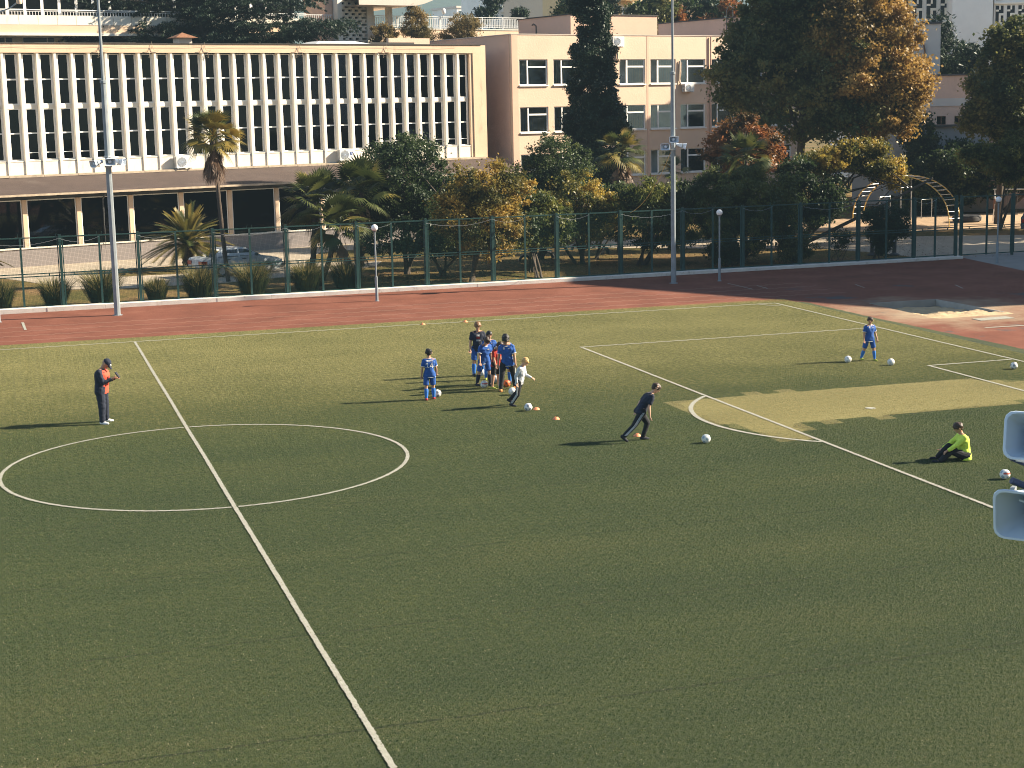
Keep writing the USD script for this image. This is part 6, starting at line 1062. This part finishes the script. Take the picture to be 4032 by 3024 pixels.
ph_ = thing('phone', 'dark phone held by the man in the navy and coral jacket', 'phone', pw_+A([.02, 0, .03]), -112, None, None, None, 35); part(ph_, 'case', bx(-.055, .055, -.012, .012, -.06, .12), 'shoe_dark'); part(ph_, 'screen', bx(-.048, .048, -.0145, -.0125, -.05, .11), 'glass_dark')
person('boy in blue kit seen from behind with NUMBER 14 on his back'.replace('NUMBER', 'number'), 6.8, 6.0, -6, 1.375, B_, 'shorts', B_, 'sock_blue', 'shoe_red', 'hair_black', head=(12, 12), arms=((-6, 14, 12), (8, 12, 18)), legs=((-4, 3, 8), (8, 3, 8)), trim=Wt, back_print=[('name_lettering', 'HENRY', .042, .045, Wt), ('shirt_number', '14', .135, -.125, Wt)])
person('tallest boy in a dark shirt with a printed chest, facing the camera', 9.18, 9.44, 172, 1.60, 'cloth_navy', 'shorts', B_, 'sock_blue', 'shoe_dark', 'hair_light', 'skin', head=(22, 4), arms=((8, 10, 22), (4, 12, 20)), legs=((-3, 3, 6), (4, 4, 4)), sleeve=.6, prints=[('print_top', -.028, .032, .0, .035, Wt, .005), ('print_middle', -.03, .032, -.045, -.004, 'print_red', .005), ('print_bottom', -.04, .04, -.09, -.06, 'cloth_grey', .005)])
person('boy in blue at the back of the group, mostly hidden, facing the camera', 9.30, 8.62, 168, 1.40, B_, 'shorts', B_, 'sock_blue', 'shoe_lime', 'hair_black', head=(10, -10), arms=((10, 16, 70), (5, 12, 25)), legs=((0, 4, 4), (3, 4, 4)), trim=Wt, prints=crest)
person('boy in blue bending over the balls in the middle of the group', 8.84, 7.60, -168, 1.46, B_, 'shorts', B_, 'cloth_navy', 'shoe_dark', 'hair_brown', lean=10, head=(38, -22), arms=((2, 10, 14), (12, 10, 20)), legs=((16, 3, 14), (-8, 10, 4)), trim=Wt, prints=[('logo', .02, .055, .0, .02, Wt, .005)])
person('boy in a red shirt and black shorts with bare legs, head bent', 9.02, 7.06, -142, 1.36, 'cloth_red', 'shorts', 'cloth_black', None, 'shoe_lime', 'hair_brown', lean=8, head=(44, -25), arms=((6, 8, 10), (14, 8, 14)), legs=((2, 4, 3), (-2, 6, 3)))
person('dark haired boy hidden behind the boy in blue shirt and black trousers', 9.52, 7.75, 176, 1.42, B_, 'shorts', B_, 'sock_blue', 'shoe_dark', 'hair_black', head=(25, 20), arms=((0, 6, 10), (0, 6, 10)), trim=Wt)
person('boy in a blue shirt and black striped trousers stepping over a ball', 9.24, 6.62, 158, 1.60, B_, 'trousers', 'cloth_black', None, 'shoe_orange', 'hair_black', 'skin', lean=6, side=2, head=(34, 28), arms=((6, 10, 14), (2, 14, 12)), legs=((-14, 8, 6), (18, 8, 8)), trim=Wt, stripes=Wt, prints=crest, foot_yaw=(12, -10))
person('blond boy in a pale grey sweater and black trousers running with a ball', 8.80, 4.06, -128, 1.36, 'cloth_grey', 'trousers', 'cloth_black', None, 'shoe_dark', 'hair_blond', 'skin_fair', lean=12, side=3, head=(30, -4), arms=((18, 8, 60), (-16, 8, 34)), legs=((-22, 4, 24), (-4, 4, 30)), sleeve=1.95, toe=(20, 8), stripes=Wt)
person('boy in black shirt and black trousers lunging forward towards a ball', 10.05, -1.57, -92, 1.53, 'cloth_navy', 'trousers', 'cloth_black', None, 'shoe_dark', 'hair_brown', 'skin_fair', lean=35, head=(4, 4), arms=((-10, 12, 24), (14, 6, 26)), legs=((34, 4, 52), (-34, 3, 14)), sleeve=.62, toe=(4, 38), stripes='cloth_grey', prints=[('crest', -.05, -.025, .02, .05, Wt, .005)])
person('boy in full blue kit standing between two balls by the goal line', 21.03, 7.12, 184, 1.33, B_, 'shorts', B_, 'sock_blue', 'shoe_lime', 'hair_brown', head=(10, 26), arms=((4, 14, 16), (2, 14, 14)), legs=((10, 7, 4), (-12, 9, 10)), trim=Wt, prints=crest, fat=1.04)
person('goalkeeper in a lime green sweater sitting on the turf with arms on knees', 15.86, -6.30, 76, 1.50, 'cloth_lime', 'trousers', 'cloth_black', None, 'shoe_dark', 'hair_brown', lean=10, head=(18, 6), arms=((62, 4, 8), (56, 6, 10)), legs=((112, 5, 62), (120, 10, 76)), fat=1.14, sleeve=1.95, seat=.10, toe=(-20, -8))

# ------------------------------------------------------------------ loudspeakers on the pole beside the camera
def near(dx, dy, dz): return EYE+fw*dz+(r2*dx-d2*dy)
o_ = near(3.3, -.85, 9.3); nl = thing('loudspeaker_pole', 'pole carrying the two big loudspeakers at the right edge', 'pole', o_); m = MB(); m.tube([(0, 0, -6), (0, 0, 1.2)], .05, 10); part(nl, 'pole', m, 'galvanised', True)
for dy in (-.47, -.60): m = MB(); m.tube([near(2.80, dy+.06, 9.16)-o_, near(2.95, dy, 9.2)-o_, (0, 0, near(3.3, dy, 9.3)[2]-o_[2])], .02, 8); part(nl, 'bracket_arm', m, 'ball_navy', True)
horn_speaker('upper big loudspeaker at the right edge, tilted upwards', near(2.95, -.30, 9.0), -40, -14, (1, 1, .92)); horn_speaker('lower big loudspeaker at the right edge with its deep mouth towards the camera', near(2.93, -.68, 9.0), -52, 8, (1.05, 1, 1))
print('triangles', sum(len(UsdGeom.Mesh(p).GetFaceVertexCountsAttr().Get()) for p in stage.Traverse() if p.IsA(UsdGeom.Mesh)))
